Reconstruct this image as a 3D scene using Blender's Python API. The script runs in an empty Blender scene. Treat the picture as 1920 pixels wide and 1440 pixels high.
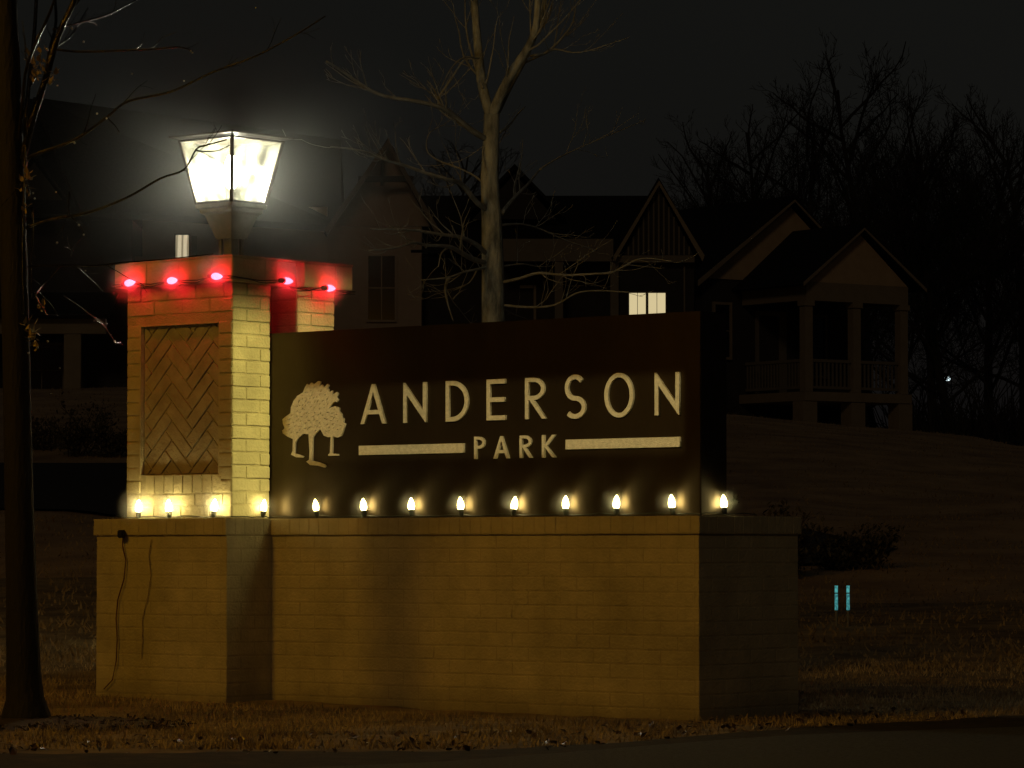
import bpy, bmesh, math, random
from mathutils import Vector, Matrix
PI = math.pi
R = random.Random(7)
sc = bpy.context.scene
C = sc.collection

# ------------------------------------------------------------------ camera numbers
FPX = 6800.0; ZC = 0.8; TH = math.radians(40)
PITCH = math.atan((1030 - 720) / FPX)
OX, OY = 0.875, 17.0                       # near right corner of the sign's wall
def at(px, py, Y):
    """world point seen at photo pixel (px, py) at distance Y"""
    dx = px - 960; dz = 720 - py
    y = FPX * math.cos(PITCH) - dz * math.sin(PITCH)
    z = FPX * math.sin(PITCH) + dz * math.cos(PITCH)
    return Vector((dx / y * Y, Y, ZC + z / y * Y))
MROT = Matrix.Rotation(-TH, 4, 'Z')
MMAT = Matrix.Translation((OX, OY, 0)) @ MROT
def mon(x, y, z): return MMAT @ Vector((x, y, z))

# ------------------------------------------------------------------ helpers
def link(o, parent=None):
    C.objects.link(o)
    if parent is not None: o.parent = parent
    return o
def tag(o, label=None, cat=None, group=None, kind=None):
    if label: o['label'] = label
    if cat: o['category'] = cat
    if group: o['group'] = group
    if kind: o['kind'] = kind
    return o
def empty(name, loc, rz, label, cat, group=None):
    o = bpy.data.objects.new(name, None); o.empty_display_size = .1
    o.location = loc; o.rotation_euler = (0, 0, rz); link(o)
    return tag(o, label, cat, group)
def obj(name, bm, mat, parent=None, smooth=False):
    me = bpy.data.meshes.new(name)
    bmesh.ops.recalc_face_normals(bm, faces=bm.faces) if len(bm.faces) < 60000 else None
    bm.to_mesh(me); bm.free()
    if smooth:
        for p in me.polygons: p.use_smooth = True
    me.materials.append(mat)
    return link(bpy.data.objects.new(name, me), parent)
def box(bm, x0, x1, y0, y1, z0, z1, M=None, inset=0.0, axis=None):
    """box; with inset the outer face along axis is shrunk (a worn brick edge)"""
    cs = [(x0,y0,z0),(x1,y0,z0),(x1,y1,z0),(x0,y1,z0),(x0,y0,z1),(x1,y0,z1),(x1,y1,z1),(x0,y1,z1)]
    vs = [bm.verts.new(M @ Vector(c) if M else c) for c in cs]
    for f in ((0,3,2,1),(4,5,6,7),(0,1,5,4),(1,2,6,5),(2,3,7,6),(3,0,4,7)):
        bm.faces.new([vs[i] for i in f])
def tube(bm, pts, rad, n=6, cap=True):
    prev = None; ref = Vector((0.31, 0.23, 0.92)).normalized()
    for i, p in enumerate(pts):
        p = Vector(p)
        a = Vector(pts[max(i-1, 0)]); b = Vector(pts[min(i+1, len(pts)-1)])
        t = (b - a)
        if t.length < 1e-9: t = Vector((0,0,1))
        t.normalize()
        s = t.cross(ref)
        if s.length < .1: s = t.cross(Vector((1,0,0)))
        s.normalize(); w = s.cross(t)
        r = rad[i] if isinstance(rad, (list, tuple)) else rad
        ring = [bm.verts.new(p + (s*math.cos(2*PI*k/n) + w*math.sin(2*PI*k/n))*r) for k in range(n)]
        if prev:
            for k in range(n):
                bm.faces.new((prev[k], prev[(k+1)%n], ring[(k+1)%n], ring[k]))
        elif cap: bm.faces.new(ring[::-1])
        prev = ring
    if cap: bm.faces.new(prev)
def lathe(bm, prof, c=(0,0,0), n=16, M=None):
    prev = None
    for (r, z) in prof:
        ring = []
        for k in range(n):
            q = Vector((c[0]+r*math.cos(2*PI*k/n), c[1]+r*math.sin(2*PI*k/n), c[2]+z))
            ring.append(bm.verts.new(M @ q if M else q))
        if prev:
            for k in range(n): bm.faces.new((prev[k], prev[(k+1)%n], ring[(k+1)%n], ring[k]))
        else: bm.faces.new(ring[::-1])
        prev = ring
    bm.faces.new(prev)
def frustum(bm, levels, c=(0,0), cap=True):
    """square rings (half side, z)"""
    prev = None
    for h, z in levels:
        ring = [bm.verts.new((c[0]+sx*h, c[1]+sy*h, z)) for sx, sy in ((-1,-1),(1,-1),(1,1),(-1,1))]
        if prev:
            for k in range(4): bm.faces.new((prev[k], prev[(k+1)%4], ring[(k+1)%4], ring[k]))
        elif cap: bm.faces.new(ring[::-1])
        prev = ring
    if cap: bm.faces.new(prev)
def lerp_tab(tab, x):
    if x <= tab[0][0]: return tab[0][1]
    for (a, b), (c, d) in zip(tab, tab[1:]):
        if x <= c:
            t = (x-a)/(c-a)
            return b + (d-b)*t
    return tab[-1][1]
def vnoise(x, y, s=0):
    def h(i, j):
        n = (i*374761393 + j*668265263 + s*1442695041) & 0xffffffff
        n = ((n ^ (n >> 13))*1274126177) & 0xffffffff
        return ((n ^ (n >> 16)) & 0xffff)/65535.0
    xi, yi = math.floor(x), math.floor(y); fx, fy = x-xi, y-yi
    fx = fx*fx*(3-2*fx); fy = fy*fy*(3-2*fy)
    return (h(xi,yi)*(1-fx)+h(xi+1,yi)*fx)*(1-fy) + (h(xi,yi+1)*(1-fx)+h(xi+1,yi+1)*fx)*fy

# ------------------------------------------------------------------ materials
def nt(name):
    m = bpy.data.materials.new(name); m.use_nodes = True
    t = m.node_tree; t.nodes.clear()
    out = t.nodes.new('ShaderNodeOutputMaterial')
    return m, t, out
def mat(name, col, rough=.8, metal=0.0, col2=None, scale=6.0, bump=0.0, bscale=40.0, spec=.5, detail=6, p0=.35, p1=.65, stretch=None, coat=0.0):
    m, t, out = nt(name); N = t.nodes.new; L = t.links.new
    b = N('ShaderNodeBsdfPrincipled'); L(b.outputs[0], out.inputs[0])
    b.inputs['Roughness'].default_value = rough; b.inputs['Metallic'].default_value = metal
    b.inputs['Specular IOR Level'].default_value = spec
    b.inputs['Coat Weight'].default_value = coat
    tc = N('ShaderNodeTexCoord'); src = tc.outputs['Object']
    if stretch:
        mp = N('ShaderNodeMapping'); mp.inputs['Scale'].default_value = stretch
        L(src, mp.inputs[0]); src = mp.outputs[0]
    if col2 is not None:
        n = N('ShaderNodeTexNoise'); n.inputs['Scale'].default_value = scale; n.inputs['Detail'].default_value = detail
        n.inputs['Roughness'].default_value = .65
        L(src, n.inputs['Vector'])
        r = N('ShaderNodeValToRGB'); r.color_ramp.elements[0].position = p0; r.color_ramp.elements[1].position = p1
        r.color_ramp.elements[0].color = (*col, 1); r.color_ramp.elements[1].color = (*col2, 1)
        L(n.outputs['Fac'], r.inputs[0]); L(r.outputs[0], b.inputs['Base Color'])
    else: b.inputs['Base Color'].default_value = (*col, 1)
    if bump:
        n2 = N('ShaderNodeTexNoise'); n2.inputs['Scale'].default_value = bscale; n2.inputs['Detail'].default_value = 5
        L(src, n2.inputs['Vector'])
        bp = N('ShaderNodeBump'); bp.inputs['Strength'].default_value = bump; bp.inputs['Distance'].default_value = .01
        L(n2.outputs['Fac'], bp.inputs['Height']); L(bp.outputs[0], b.inputs['Normal'])
    return m
def emit(name, col, strength, cam_noise=None):
    m, t, out = nt(name)
    e = t.nodes.new('ShaderNodeEmission'); e.inputs[0].default_value = (*col, 1); e.inputs[1].default_value = strength
    t.links.new(e.outputs[0], out.inputs[0])
    return m

M_brick = mat('painted_brick', (.48,.43,.255), .75, col2=(.61,.55,.34), scale=5, bump=.55, bscale=70, p0=.3, p1=.7)
def stain(m, lo=.62, scale=1.7):
    t = m.node_tree; N = t.nodes.new; L = t.links.new
    b = next(n for n in t.nodes if n.type == 'BSDF_PRINCIPLED'); src = b.inputs['Base Color'].links[0].from_socket
    g = N('ShaderNodeNewGeometry'); n = N('ShaderNodeTexNoise'); n.inputs['Scale'].default_value = scale; n.inputs['Detail'].default_value = 9; n.inputs['Roughness'].default_value = .7
    L(g.outputs['Position'], n.inputs['Vector'])
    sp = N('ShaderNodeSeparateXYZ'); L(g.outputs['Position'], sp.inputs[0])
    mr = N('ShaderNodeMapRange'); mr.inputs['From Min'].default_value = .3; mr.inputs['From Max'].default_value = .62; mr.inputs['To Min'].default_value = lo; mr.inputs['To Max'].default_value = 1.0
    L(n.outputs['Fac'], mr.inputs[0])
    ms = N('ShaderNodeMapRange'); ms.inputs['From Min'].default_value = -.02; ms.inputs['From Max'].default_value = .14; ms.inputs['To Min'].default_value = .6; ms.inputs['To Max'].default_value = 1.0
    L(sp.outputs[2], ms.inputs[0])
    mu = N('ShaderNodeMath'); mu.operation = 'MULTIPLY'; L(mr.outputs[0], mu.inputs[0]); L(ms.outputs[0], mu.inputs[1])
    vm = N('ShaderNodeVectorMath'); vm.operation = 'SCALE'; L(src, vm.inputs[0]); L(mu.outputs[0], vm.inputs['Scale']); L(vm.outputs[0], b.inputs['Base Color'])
stain(M_brick)
M_mortar = mat('painted_mortar', (.45,.40,.24), .9, col2=(.53,.47,.29), scale=20, bump=.6, bscale=120)
stain(M_mortar)
M_herr = mat('herringbone_brick', (.30,.265,.175), .7, col2=(.44,.39,.26), scale=9, bump=.8, bscale=55)
M_panel = mat('bronze_panel', (.046,.033,.017), .42, metal=.72, col2=(.062,.045,.023), scale=3, bump=.12, bscale=25, stretch=(1,1,.35))
_b = next(n for n in M_panel.node_tree.nodes if n.type == 'BSDF_PRINCIPLED'); _b.inputs['Anisotropic'].default_value = .7; _b.inputs['Anisotropic Rotation'].default_value = .25
M_letter = mat('brass_letter', (.50,.45,.30), .6, metal=.0, col2=(.66,.60,.42), scale=60, bump=.7, bscale=160)
M_dark = mat('dark_metal', (.035,.026,.020), .42, metal=.6, col2=(.055,.042,.03), scale=12)
M_bowl = mat('lantern_metal', (.16,.15,.11), .5, metal=.2, col2=(.24,.22,.17), scale=12)
M_cord = mat('black_cord', (.012,.012,.010), .5)
M_browncord = mat('brown_cord', (.10,.04,.018), .6)
M_socket = mat('bulb_socket', (.01,.015,.01), .45)
M_warm = emit('warm_bulb', (1,.80,.32), 29)
M_red = emit('red_bulb', (1,.018,.030), 50)
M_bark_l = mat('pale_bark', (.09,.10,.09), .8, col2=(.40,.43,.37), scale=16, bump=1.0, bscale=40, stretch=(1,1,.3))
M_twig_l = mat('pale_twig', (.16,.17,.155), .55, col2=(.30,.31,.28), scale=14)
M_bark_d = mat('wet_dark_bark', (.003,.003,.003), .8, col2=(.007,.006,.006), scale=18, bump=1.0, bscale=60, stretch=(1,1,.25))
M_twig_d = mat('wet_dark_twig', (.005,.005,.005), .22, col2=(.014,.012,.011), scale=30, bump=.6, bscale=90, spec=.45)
M_leaf = mat('dead_leaf', (.22,.14,.045), .5, col2=(.33,.27,.10), scale=20, spec=.7)
M_far = mat('far_tree', (.018,.018,.018), .95, col2=(.030,.029,.028), scale=3)
M_grass = mat('dormant_lawn', (.085,.064,.034), .95, col2=(.27,.21,.11), scale=2.6, bump=1.0, bscale=22, detail=10, p0=.38, p1=.66)
M_bank = mat('bank_lawn', (.22,.15,.08), .95, col2=(.46,.33,.18), scale=.8, detail=10, p0=.35, p1=.68)
M_blade = mat('grass_blade', (.20,.15,.07), .75, col2=(.46,.37,.20), scale=1.6, detail=8, p0=.40, p1=.62)
M_road = mat('wet_asphalt', (.035,.040,.044), .85, col2=(.085,.095,.10), scale=60, bump=1.0, bscale=180, detail=3)
M_gutter = mat('dark_gutter', (.012,.010,.007), .9, col2=(.05,.036,.020), scale=9, bump=1.0, bscale=50, p0=.45, p1=.72)  # dark mottled colour of the gutter strip
M_drive = mat('dark_asphalt', (.010,.011,.013), .9, col2=(.018,.019,.021), scale=12, bump=.4)
M_mulch = mat('mulch', (.018,.012,.008), .7, col2=(.05,.035,.022), scale=40, bump=1.0, bscale=80)
M_chip = mat('mulch_chip', (.02,.014,.010), .45, col2=(.06,.045,.03), scale=30)
M_shrub = mat('shrub_leaf', (.05,.05,.022), .7, col2=(.11,.095,.045), scale=4)
M_shrubstem = mat('shrub_stem', (.06,.045,.03), .8)
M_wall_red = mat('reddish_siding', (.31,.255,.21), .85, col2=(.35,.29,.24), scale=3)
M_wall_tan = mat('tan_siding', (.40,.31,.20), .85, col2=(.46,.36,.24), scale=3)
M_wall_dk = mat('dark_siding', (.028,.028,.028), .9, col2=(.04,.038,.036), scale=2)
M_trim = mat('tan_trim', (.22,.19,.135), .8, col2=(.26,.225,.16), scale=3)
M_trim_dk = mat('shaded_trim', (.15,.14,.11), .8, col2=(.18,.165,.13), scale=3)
M_roof = mat('roof_shingle', (.010,.011,.013), .95, col2=(.020,.021,.023), scale=20, spec=.1)
M_glass_dk = mat('dark_window_glass', (.008,.008,.010), .12)
M_blind = emit('lit_blind', (.80,.66,.36), .82)
def curtain_mat():
    m, t, out = nt('lit_curtain'); N = t.nodes.new; L = t.links.new
    e = N('ShaderNodeEmission'); tc = N('ShaderNodeTexCoord'); wv = N('ShaderNodeTexWave'); wv.inputs['Scale'].default_value = 2.2; wv.inputs['Distortion'].default_value = 1.5
    L(tc.outputs['Object'], wv.inputs['Vector']); r = N('ShaderNodeValToRGB'); r.color_ramp.elements[0].color = (.20,.16,.09,1); r.color_ramp.elements[1].color = (.58,.49,.31,1)
    r.color_ramp.elements[1].position = .5; L(wv.outputs['Fac'], r.inputs[0]); L(r.outputs[0], e.inputs[0]); L(e.outputs[0], out.inputs[0]); return m
M_blind2 = curtain_mat()
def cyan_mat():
    m, t, out = nt('cyan_tape_glow'); N = t.nodes.new; L = t.links.new
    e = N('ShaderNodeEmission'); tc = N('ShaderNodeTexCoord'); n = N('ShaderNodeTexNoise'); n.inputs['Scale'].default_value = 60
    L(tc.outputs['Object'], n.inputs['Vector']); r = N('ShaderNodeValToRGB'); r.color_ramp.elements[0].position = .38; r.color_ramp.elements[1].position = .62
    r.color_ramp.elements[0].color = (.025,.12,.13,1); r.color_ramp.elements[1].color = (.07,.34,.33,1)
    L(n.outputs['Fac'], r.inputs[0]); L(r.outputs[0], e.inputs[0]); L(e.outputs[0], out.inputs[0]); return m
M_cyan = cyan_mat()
M_far_lamp = emit('far_lamp', (.75,.95,1.0), 1.6)

# lantern glass: seeded, half frosted
def glass_mat():
    m, t, out = nt('seeded_glass'); N = t.nodes.new; L = t.links.new
    tr = N('ShaderNodeBsdfTransparent'); tr.inputs[0].default_value = (.93,.95,.86,1)
    tl = N('ShaderNodeBsdfTranslucent'); tl.inputs[0].default_value = (.135,.14,.10,1)
    gl = N('ShaderNodeBsdfGlossy'); gl.inputs['Roughness'].default_value = .25
    mx = N('ShaderNodeMixShader'); mx2 = N('ShaderNodeMixShader'); mx2.inputs[0].default_value = .08
    tc = N('ShaderNodeTexCoord'); n = N('ShaderNodeTexNoise'); n.inputs['Scale'].default_value = 11; n.inputs['Detail'].default_value = 5
    L(tc.outputs['Object'], n.inputs['Vector'])
    r = N('ShaderNodeMapRange'); r.inputs['From Min'].default_value = .38; r.inputs['From Max'].default_value = .62
    r.inputs['To Min'].default_value = .04; r.inputs['To Max'].default_value = .75
    L(n.outputs['Fac'], r.inputs[0]); L(r.outputs[0], mx.inputs[0])
    L(tr.outputs[0], mx.inputs[1]); L(tl.outputs[0], mx.inputs[2])
    L(mx.outputs[0], mx2.inputs[1]); L(gl.outputs[0], mx2.inputs[2]); L(mx2.outputs[0], out.inputs[0])
    return m
M_glass = glass_mat()

# ------------------------------------------------------------------ terrain
CREST = [(-.30, 4.3), (-.13, 4.35), (-.05, 4.3), (.06, 3.92), (.11, 3.55), (.141, 3.2), (.3, 2.4)]
PROF_L = [(-60,-.1),(12,-.04),(17.5,0.0),(21,.06),(40,1.12),(50,2.0),(85,1)]
PROF_R = [(-60,-.1),(12,-.04),(17.5,0.0),(21,.03),(35,.60),(45,1.22),(90,1)]
def ground(x, y):
    if y < 5: return -.06
    t = x/y; cz = lerp_tab(CREST, t)
    w = min(1, max(0, (t+.10)/.16)); w = w*w*(3-2*w)
    def prof(p):
        last = p[-1][0]; pen = p[-2]
        if y <= pen[0]: return lerp_tab(p[:-1], y)
        if y >= last: return cz
        k = (y-pen[0])/(last-pen[0])
        return pen[1] + (cz-pen[1])*math.sin(k*PI/2)**1.1
    z = prof(PROF_L)*(1-w) + prof(PROF_R)*w
    if y > 100: z -= min(1.5, (y-100)*.03)
    amp = min(.12, max(0, (y-19)*.006))
    z += amp*(vnoise(x*.6, y*.35, 3)-.5)*1.4
    return z
G_EDGE = [(-8,14.5),(-2.1,14.55),(-1.0,14.7),(-.35,14.72),(.087,14.95),(.81,15.8),(1.31,16.45),(2.48,17.5),(6,20),(60,40)]
R_EDGE = [(-60,8),(-8,11.6),(-4,12.6),(-1.2,13.4),(-.33,13.95),(.085,14.4),(.79,15.3),(1.25,15.8),(2.3,16.4),(6,18.4),(60,38)]

bm = bmesh.new()
def axis(vals): return vals
xs = sorted(set([-400,-250,-150,-100,-70,-50,-35] + [-25+.8*i for i in range(64)] + [-4+.1*i for i in range(81)] + [35,50,70,100,150,250,400]))
ys = sorted(set([-60,-30,-10,0,5,8,10] + [11+.1*i for i in range(110)] + [22+.6*i for i in range(130)] + [100+8*i for i in range(8)] + [180,220,300,420,600]))
grid = [[bm.verts.new((x, y, ground(x, y) - (0.02*max(0,min(1,(lerp_tab(G_EDGE,x)-y)/.15)) if y < 30 else 0) + (.014*(vnoise(x*7,y*7,9)-.5) if 15<y<24 and abs(x)<4 else 0))) for x in xs] for y in ys]
for j in range(len(ys)-1):
    for i in range(len(xs)-1):
        bm.faces.new((grid[j][i], grid[j][i+1], grid[j+1][i+1], grid[j+1][i]))
lawn = obj('ground', bm, M_grass, smooth=True)
lawn.data.materials.append(M_bank)
for p in lawn.data.polygons:
    if p.center.y > 30: p.material_index = 1
tag(lawn, 'brown dormant lawn and grassy bank around the sign', 'ground', kind='structure')

def strip(name, f0, f1, x0, x1, nx, ny, mat_, dz, label):
    bm = bmesh.new(); g = []
    for i in range(nx+1):
        x = x0+(x1-x0)*i/nx
        a, b = f0(x), f1(x)
        g.append([bm.verts.new((x, a+(b-a)*j/ny, max(ground(x, a+(b-a)*j/ny), -.06 if a < 14 else -9)+dz)) for j in range(ny+1)])
    for i in range(nx):
        for j in range(ny): bm.faces.new((g[i][j], g[i+1][j], g[i+1][j+1], g[i][j+1]))
    return tag(obj(name, bm, mat_, smooth=True), label, name.replace('_', ' '), kind='structure')
strip('gutter', lambda x: lerp_tab(R_EDGE, x)-.3, lambda x: lerp_tab(G_EDGE, x)+.02*math.sin(x*9)+.06*(vnoise(x*6,3,5)-.5)*2, -8, 8, 200, 10, M_gutter, .004, 'dark gutter strip between lawn and road')
strip('road', lambda x: lerp_tab(R_EDGE, x)-14, lambda x: lerp_tab(R_EDGE, x)+.015*(vnoise(x*9,1,6)-.5), -60, 60, 400, 16, M_road, .010, 'grey asphalt road in front of the sign')
def dr0(x):
    t = x/38.0
    return 38.5 + 3*math.tanh((t-.02)*-25)*-1 - 2.0*(1 if t>.05 else 0)*0
def d_near(x): return lerp_tab([(-60,41),(-5,40.5),(-2,38),(0,35.5),(2.4,34.6),(3.3,34.8),(3.9,37),(5,44.0),(60,44.2)], x)
def d_far(x): return lerp_tab([(-60,50.5),(-5,50),(0,47),(2.4,44),(3.2,42),(3.7,39.5),(4.0,37.6),(5,44.3),(60,44.6)], x)
strip('driveway', d_near, d_far, -60, 4.0, 200, 12, M_drive, .03, 'unlit dark asphalt driveway crossing the bank behind the sign')

# grass blades (nobody could count them)
def blades(n, region, hgt, wid, name, label, mat_):
    bm = bmesh.new(); k = 0
    while k < n:
        x, y = region()
        if x is None: continue
        cl = vnoise(x*3.1, y*1.6, 11)*.6+vnoise(x*9, y*5, 12)*.4
        if R.random() > cl*1.5: k += 1; continue
        q = MMAT.inverted() @ Vector((x, y, 0))
        if -3.75 < q.x < 0.02 and -.36 < q.y < .82: k += 1; continue
        z = ground(x, y)
        h = hgt*(.4+.9*R.random())*(.6+.8*cl); a = R.random()*2*PI; w = wid*(.6+.8*R.random())
        lean = (R.random()*1.3)*h; b = R.random()*2*PI
        dx, dy = math.cos(a)*w, math.sin(a)*w
        v1 = bm.verts.new((x-dx, y-dy, z-.004)); v2 = bm.verts.new((x+dx, y+dy, z-.004))
        v3 = bm.verts.new((x+math.cos(b)*lean, y+math.sin(b)*lean, z+h))
        bm.faces.new((v1, v2, v3)); k += 1
    me = bpy.data.meshes.new(name); bm.to_mesh(me); bm.free(); me.materials.append(mat_)
    o = link(bpy.data.objects.new(name, me))
    return tag(o, label, 'grass', kind='stuff')
def reg_near():
    y = 14.9 + 8*R.random()**1.25
    x = (R.random()*2-1)*(.155*y+.3)
    if y < lerp_tab(G_EDGE, x)-.05*R.random(): return None, None
    return x, y
def reg_far():
    y = 22 + 70*R.random()**1.6; x = (R.random()*2-1)*.155*y
    if x < 4.1 and d_near(x)-.1 < y < d_far(x)+.1: return None, None
    return x, y
blades(60000, reg_near, .030, .0035, 'grass', 'short tan winter grass around the sign', M_blade)
blades(36000, reg_far, .040, .010, 'grass', 'taller tufted grass on the bank behind the sign', mat('bank_grass_blade', (.15,.115,.055), .85, col2=(.28,.215,.11), scale=.5))

# ------------------------------------------------------------------ the sign
SIGN = empty('monument_sign', (OX, OY, 0), -TH, 'painted brick neighbourhood sign with bronze panel and pillar at its left end', 'sign')
CP = .0685                                  # course pitch
def brick_face(bm, org, du, dn, w, z0, courses, pitch=CP, bl=.203, j=.009, proud=.004, lo=0, skip=None, seed=0, start=0):
    """bricks over one flat face: org corner, du along, dn outward"""
    rr = random.Random(seed)
    for c in range(courses):
        za = z0 + c*pitch + j/2; zb = z0+(c+1)*pitch-j/2
        x = -bl/2*((c+start) % 2) if bl < w else 0
        while x < w-1e-4:
            a = max(0, x)+ (j/2 if x > 0 else 0); b = min(w, x+bl)-(j/2 if x+bl < w else 0)
            x += bl
            if b-a < .012: continue
            segs = [(a, b)]
            if skip:
                sa, sb, sz0, sz1 = skip
                if zb > sz0+.01 and za < sz1-.01:
                    segs = [s for s in ((a, min(b, sa)), (max(a, sb), b)) if s[1]-s[0] > .012]
            for a_, b_ in segs:
                pr = proud*(.55+.9*rr.random()); tz = (rr.random()-.5)*.0016
                slab(bm, org, du, dn, a_, b_, za+tz, zb+tz, pr, .003)
def slab(bm, org, du, dn, a, b, za, zb, pr, bev):
    o = Vector(org); du = Vector(du); dn = Vector(dn); up = Vector((0,0,1))
    base = [(a,za),(b,za),(b,zb),(a,zb)]
    top = [(a+bev,za+bev),(b-bev,za+bev),(b-bev,zb-bev),(a+bev,zb-bev)]
    v0 = [bm.verts.new(o+du*p+up*q-dn*.004) for p, q in base]
    v1 = [bm.verts.new(o+du*p+up*q+dn*(pr-.0012)) for p, q in base]
    v2 = [bm.verts.new(o+du*p+up*q+dn*pr) for p, q in top]
    for k in range(4):
        bm.faces.new((v0[k], v0[(k+1)%4], v1[(k+1)%4], v1[k]))
        bm.faces.new((v1[k], v1[(k+1)%4], v2[(k+1)%4], v2[k]))
    bm.faces.new(v2)
XJ = -2.765; PL = -3.722; PF = -.33; PB = .62; WB = .795; ZL = .872; ZT = .958
def shell(bm, x0, x1, y0, y1, z0, z1, ins=0.0): box(bm, x0+ins, x1-ins, y0+ins, y1-ins, z0, z1)
# base wall: mortar core + bricks of all seen faces
bm = bmesh.new()
shell(bm, XJ-.1, 0, 0, WB, -.25, ZL)
core = obj('base_wall', bm, M_mortar, SIGN)
bm = bmesh.new()
Z0 = ZL-16*CP
brick_face(bm, (XJ,0,0), (1,0,0), (0,-1,0), -XJ, Z0, 16, seed=1, proud=.0015, j=.007)
brick_face(bm, (0,0,0), (0,1,0), (1,0,0), WB, Z0, 16, seed=2, start=1, proud=.0015, j=.007)
brick_face(bm, (0,WB,0), (-1,0,0), (0,1,0), -XJ, Z0, 16, seed=3, proud=.0015, j=.007)
obj('base_brickwork', bm, M_brick, SIGN)
bm = bmesh.new(); shell(bm, XJ-.05, .012, -.012, WB+.012, ZL+.001, ZT)
obj('base_cap_core', bm, M_mortar, SIGN).name = 'wall_cap'
bm = bmesh.new()
brick_face(bm, (XJ+.006,-.012,0), (1,0,0), (0,-1,0), -XJ+.006, ZL+.002, 1, pitch=ZT-ZL, bl=.068, proud=.002, j=.006, seed=4)
brick_face(bm, (.012,-.012,0), (0,1,0), (1,0,0), WB+.024, ZL+.002, 1, pitch=ZT-ZL, bl=.068, proud=.002, j=.006, seed=5)
brick_face(bm, (.012,WB+.012,0), (-1,0,0), (0,1,0), -XJ, ZL+.002, 1, pitch=ZT-ZL, bl=.068, proud=.002, j=.006, seed=6)
obj('wall_cap_brickwork', bm, M_brick, SIGN)
# pillar base
bm = bmesh.new(); shell(bm, PL, XJ-.0, PF, PB, -.25, ZL); obj('pillar_base', bm, M_mortar, SIGN)
bm = bmesh.new(); W_ = XJ-PL
brick_face(bm, (PL,PF,0), (1,0,0), (0,-1,0), W_, Z0, 16, seed=7, proud=.0015, j=.007)
brick_face(bm, (XJ,PF,0), (0,1,0), (1,0,0), -PF, Z0, 16, seed=8, start=1, proud=.0015, j=.007)
brick_face(bm, (PL,PB,0), (0,-1,0), (-1,0,0), PB-PF, Z0, 16, seed=9, proud=.0015, j=.007)
brick_face(bm, (XJ,PB,0), (-1,0,0), (0,1,0), W_, Z0, 16, seed=10, proud=.0015, j=.007)
obj('pillar_base_brickwork', bm, M_brick, SIGN)
bm = bmesh.new(); shell(bm, PL-.012, XJ+.004, PF-.012, PB+.012, ZL+.0015, ZT+.0015)
obj('pillar_base_cap', bm, M_mortar, SIGN)
bm = bmesh.new()
brick_face(bm, (PL-.012,PF-.012,0), (1,0,0), (0,-1,0), W_+.016, ZL+.002, 1, pitch=ZT-ZL, bl=.068, proud=.002, j=.006, seed=11)
brick_face(bm, (XJ+.004,PF-.012,0), (0,1,0), (1,0,0), -PF, ZL+.002, 1, pitch=ZT-ZL, bl=.068, proud=.002, j=.006, seed=12)
brick_face(bm, (PL-.012,PB+.012,0), (0,-1,0), (-1,0,0), PB-PF+.024, ZL+.002, 1, pitch=ZT-ZL, bl=.068, proud=.002, j=.006, seed=13)
obj('pillar_base_cap_brickwork', bm, M_brick, SIGN)
# shaft: front pier and rear pier with slot for the panel, joined at the left
SX0, SX1, SY0, SY1 = -3.600, -2.833, -.228, .538
SL0, SL1, SLX = .048, .258, -3.02; ZS = 2.178
RX0, RX1, RZ0, RZ1 = -3.500, -2.925, 1.190, 1.972   # herringbone recess in the front
bm = bmesh.new()
ZB = ZT+.002
box(bm, SX0, RX0, SY0, SL0, ZB, ZS); box(bm, RX1, SX1, SY0, SL0, ZB, ZS)
box(bm, RX0, RX1, SY0, SL0, ZB, RZ0); box(bm, RX0, RX1, SY0, SL0, RZ1, ZS)
box(bm, RX0, RX1, SY0+.030, SL0, RZ0, RZ1)
box(bm, SX0, SX1, SL1, SY1, ZB, ZS); box(bm, SX0, SLX, SL0, SL1, ZB, ZS)
obj('pillar_shaft', bm, M_mortar, SIGN)
bm = bmesh.new()
ZC0 = ZT+.004; JJ = .010
nC = 18; pc = (ZS-ZC0)/nC*1.0
w = SX1-SX0
brick_face(bm, (SX0,SY0,0), (1,0,0), (0,-1,0), w, ZC0, 2, pitch=.064, seed=21, proud=.005, j=.009)
# soldier course under the recess
x = 0; rr = random.Random(5)
while x < w-.01:
    a, b = x+.0045, min(w, x+.0698)-.0045
    if x < RX0-SX0-.03 or x > RX1-SX0-.02:
        pass
    else: slab(bm, (SX0,SY0,0), (1,0,0), (0,-1,0), a, b, ZC0+.128+.004, RZ0-.002, .005*(.6+.8*rr.random()), .003)
    x += .0698
for c in range(14):
    za = ZC0+.128+c*CP*1.0+.0045; zb = za+CP-.009
    if zb < RZ1+.035:
        slab(bm, (SX0,SY0,0), (1,0,0), (0,-1,0), 0, RX0-SX0-.001, za, zb, .0045*(.6+.8*rr.random()), .003)
        slab(bm, (SX0,SY0,0), (1,0,0), (0,-1,0), RX1-SX0+.001, w, za, zb, .0045*(.6+.8*rr.random()), .003)
zt = ZC0+.128+13*CP - .0
brick_face(bm, (SX0,SY0,0), (1,0,0), (0,-1,0), w, 2.025, 1, pitch=.075, bl=.203, seed=22, proud=.004)
brick_face(bm, (SX0,SY0,0), (1,0,0), (0,-1,0), w, 2.100, 1, pitch=.074, bl=.203, seed=23, proud=.004, start=1)
obj('front_brickwork', bm, M_brick, SIGN)
bm = bmesh.new()
brick_face(bm, (SX1,SY0,0), (0,1,0), (1,0,0), SL0-SY0, ZC0, 18, pitch=pc, bl=.203, seed=24, proud=.005, j=.011)
obj('front_pier_brickwork', bm, M_brick, SIGN); bm = bmesh.new()
brick_face(bm, (SX1,SL1,0), (0,1,0), (1,0,0), SY1-SL1, ZC0, 18, pitch=pc, bl=.203, seed=25, proud=.005, j=.011)
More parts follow.
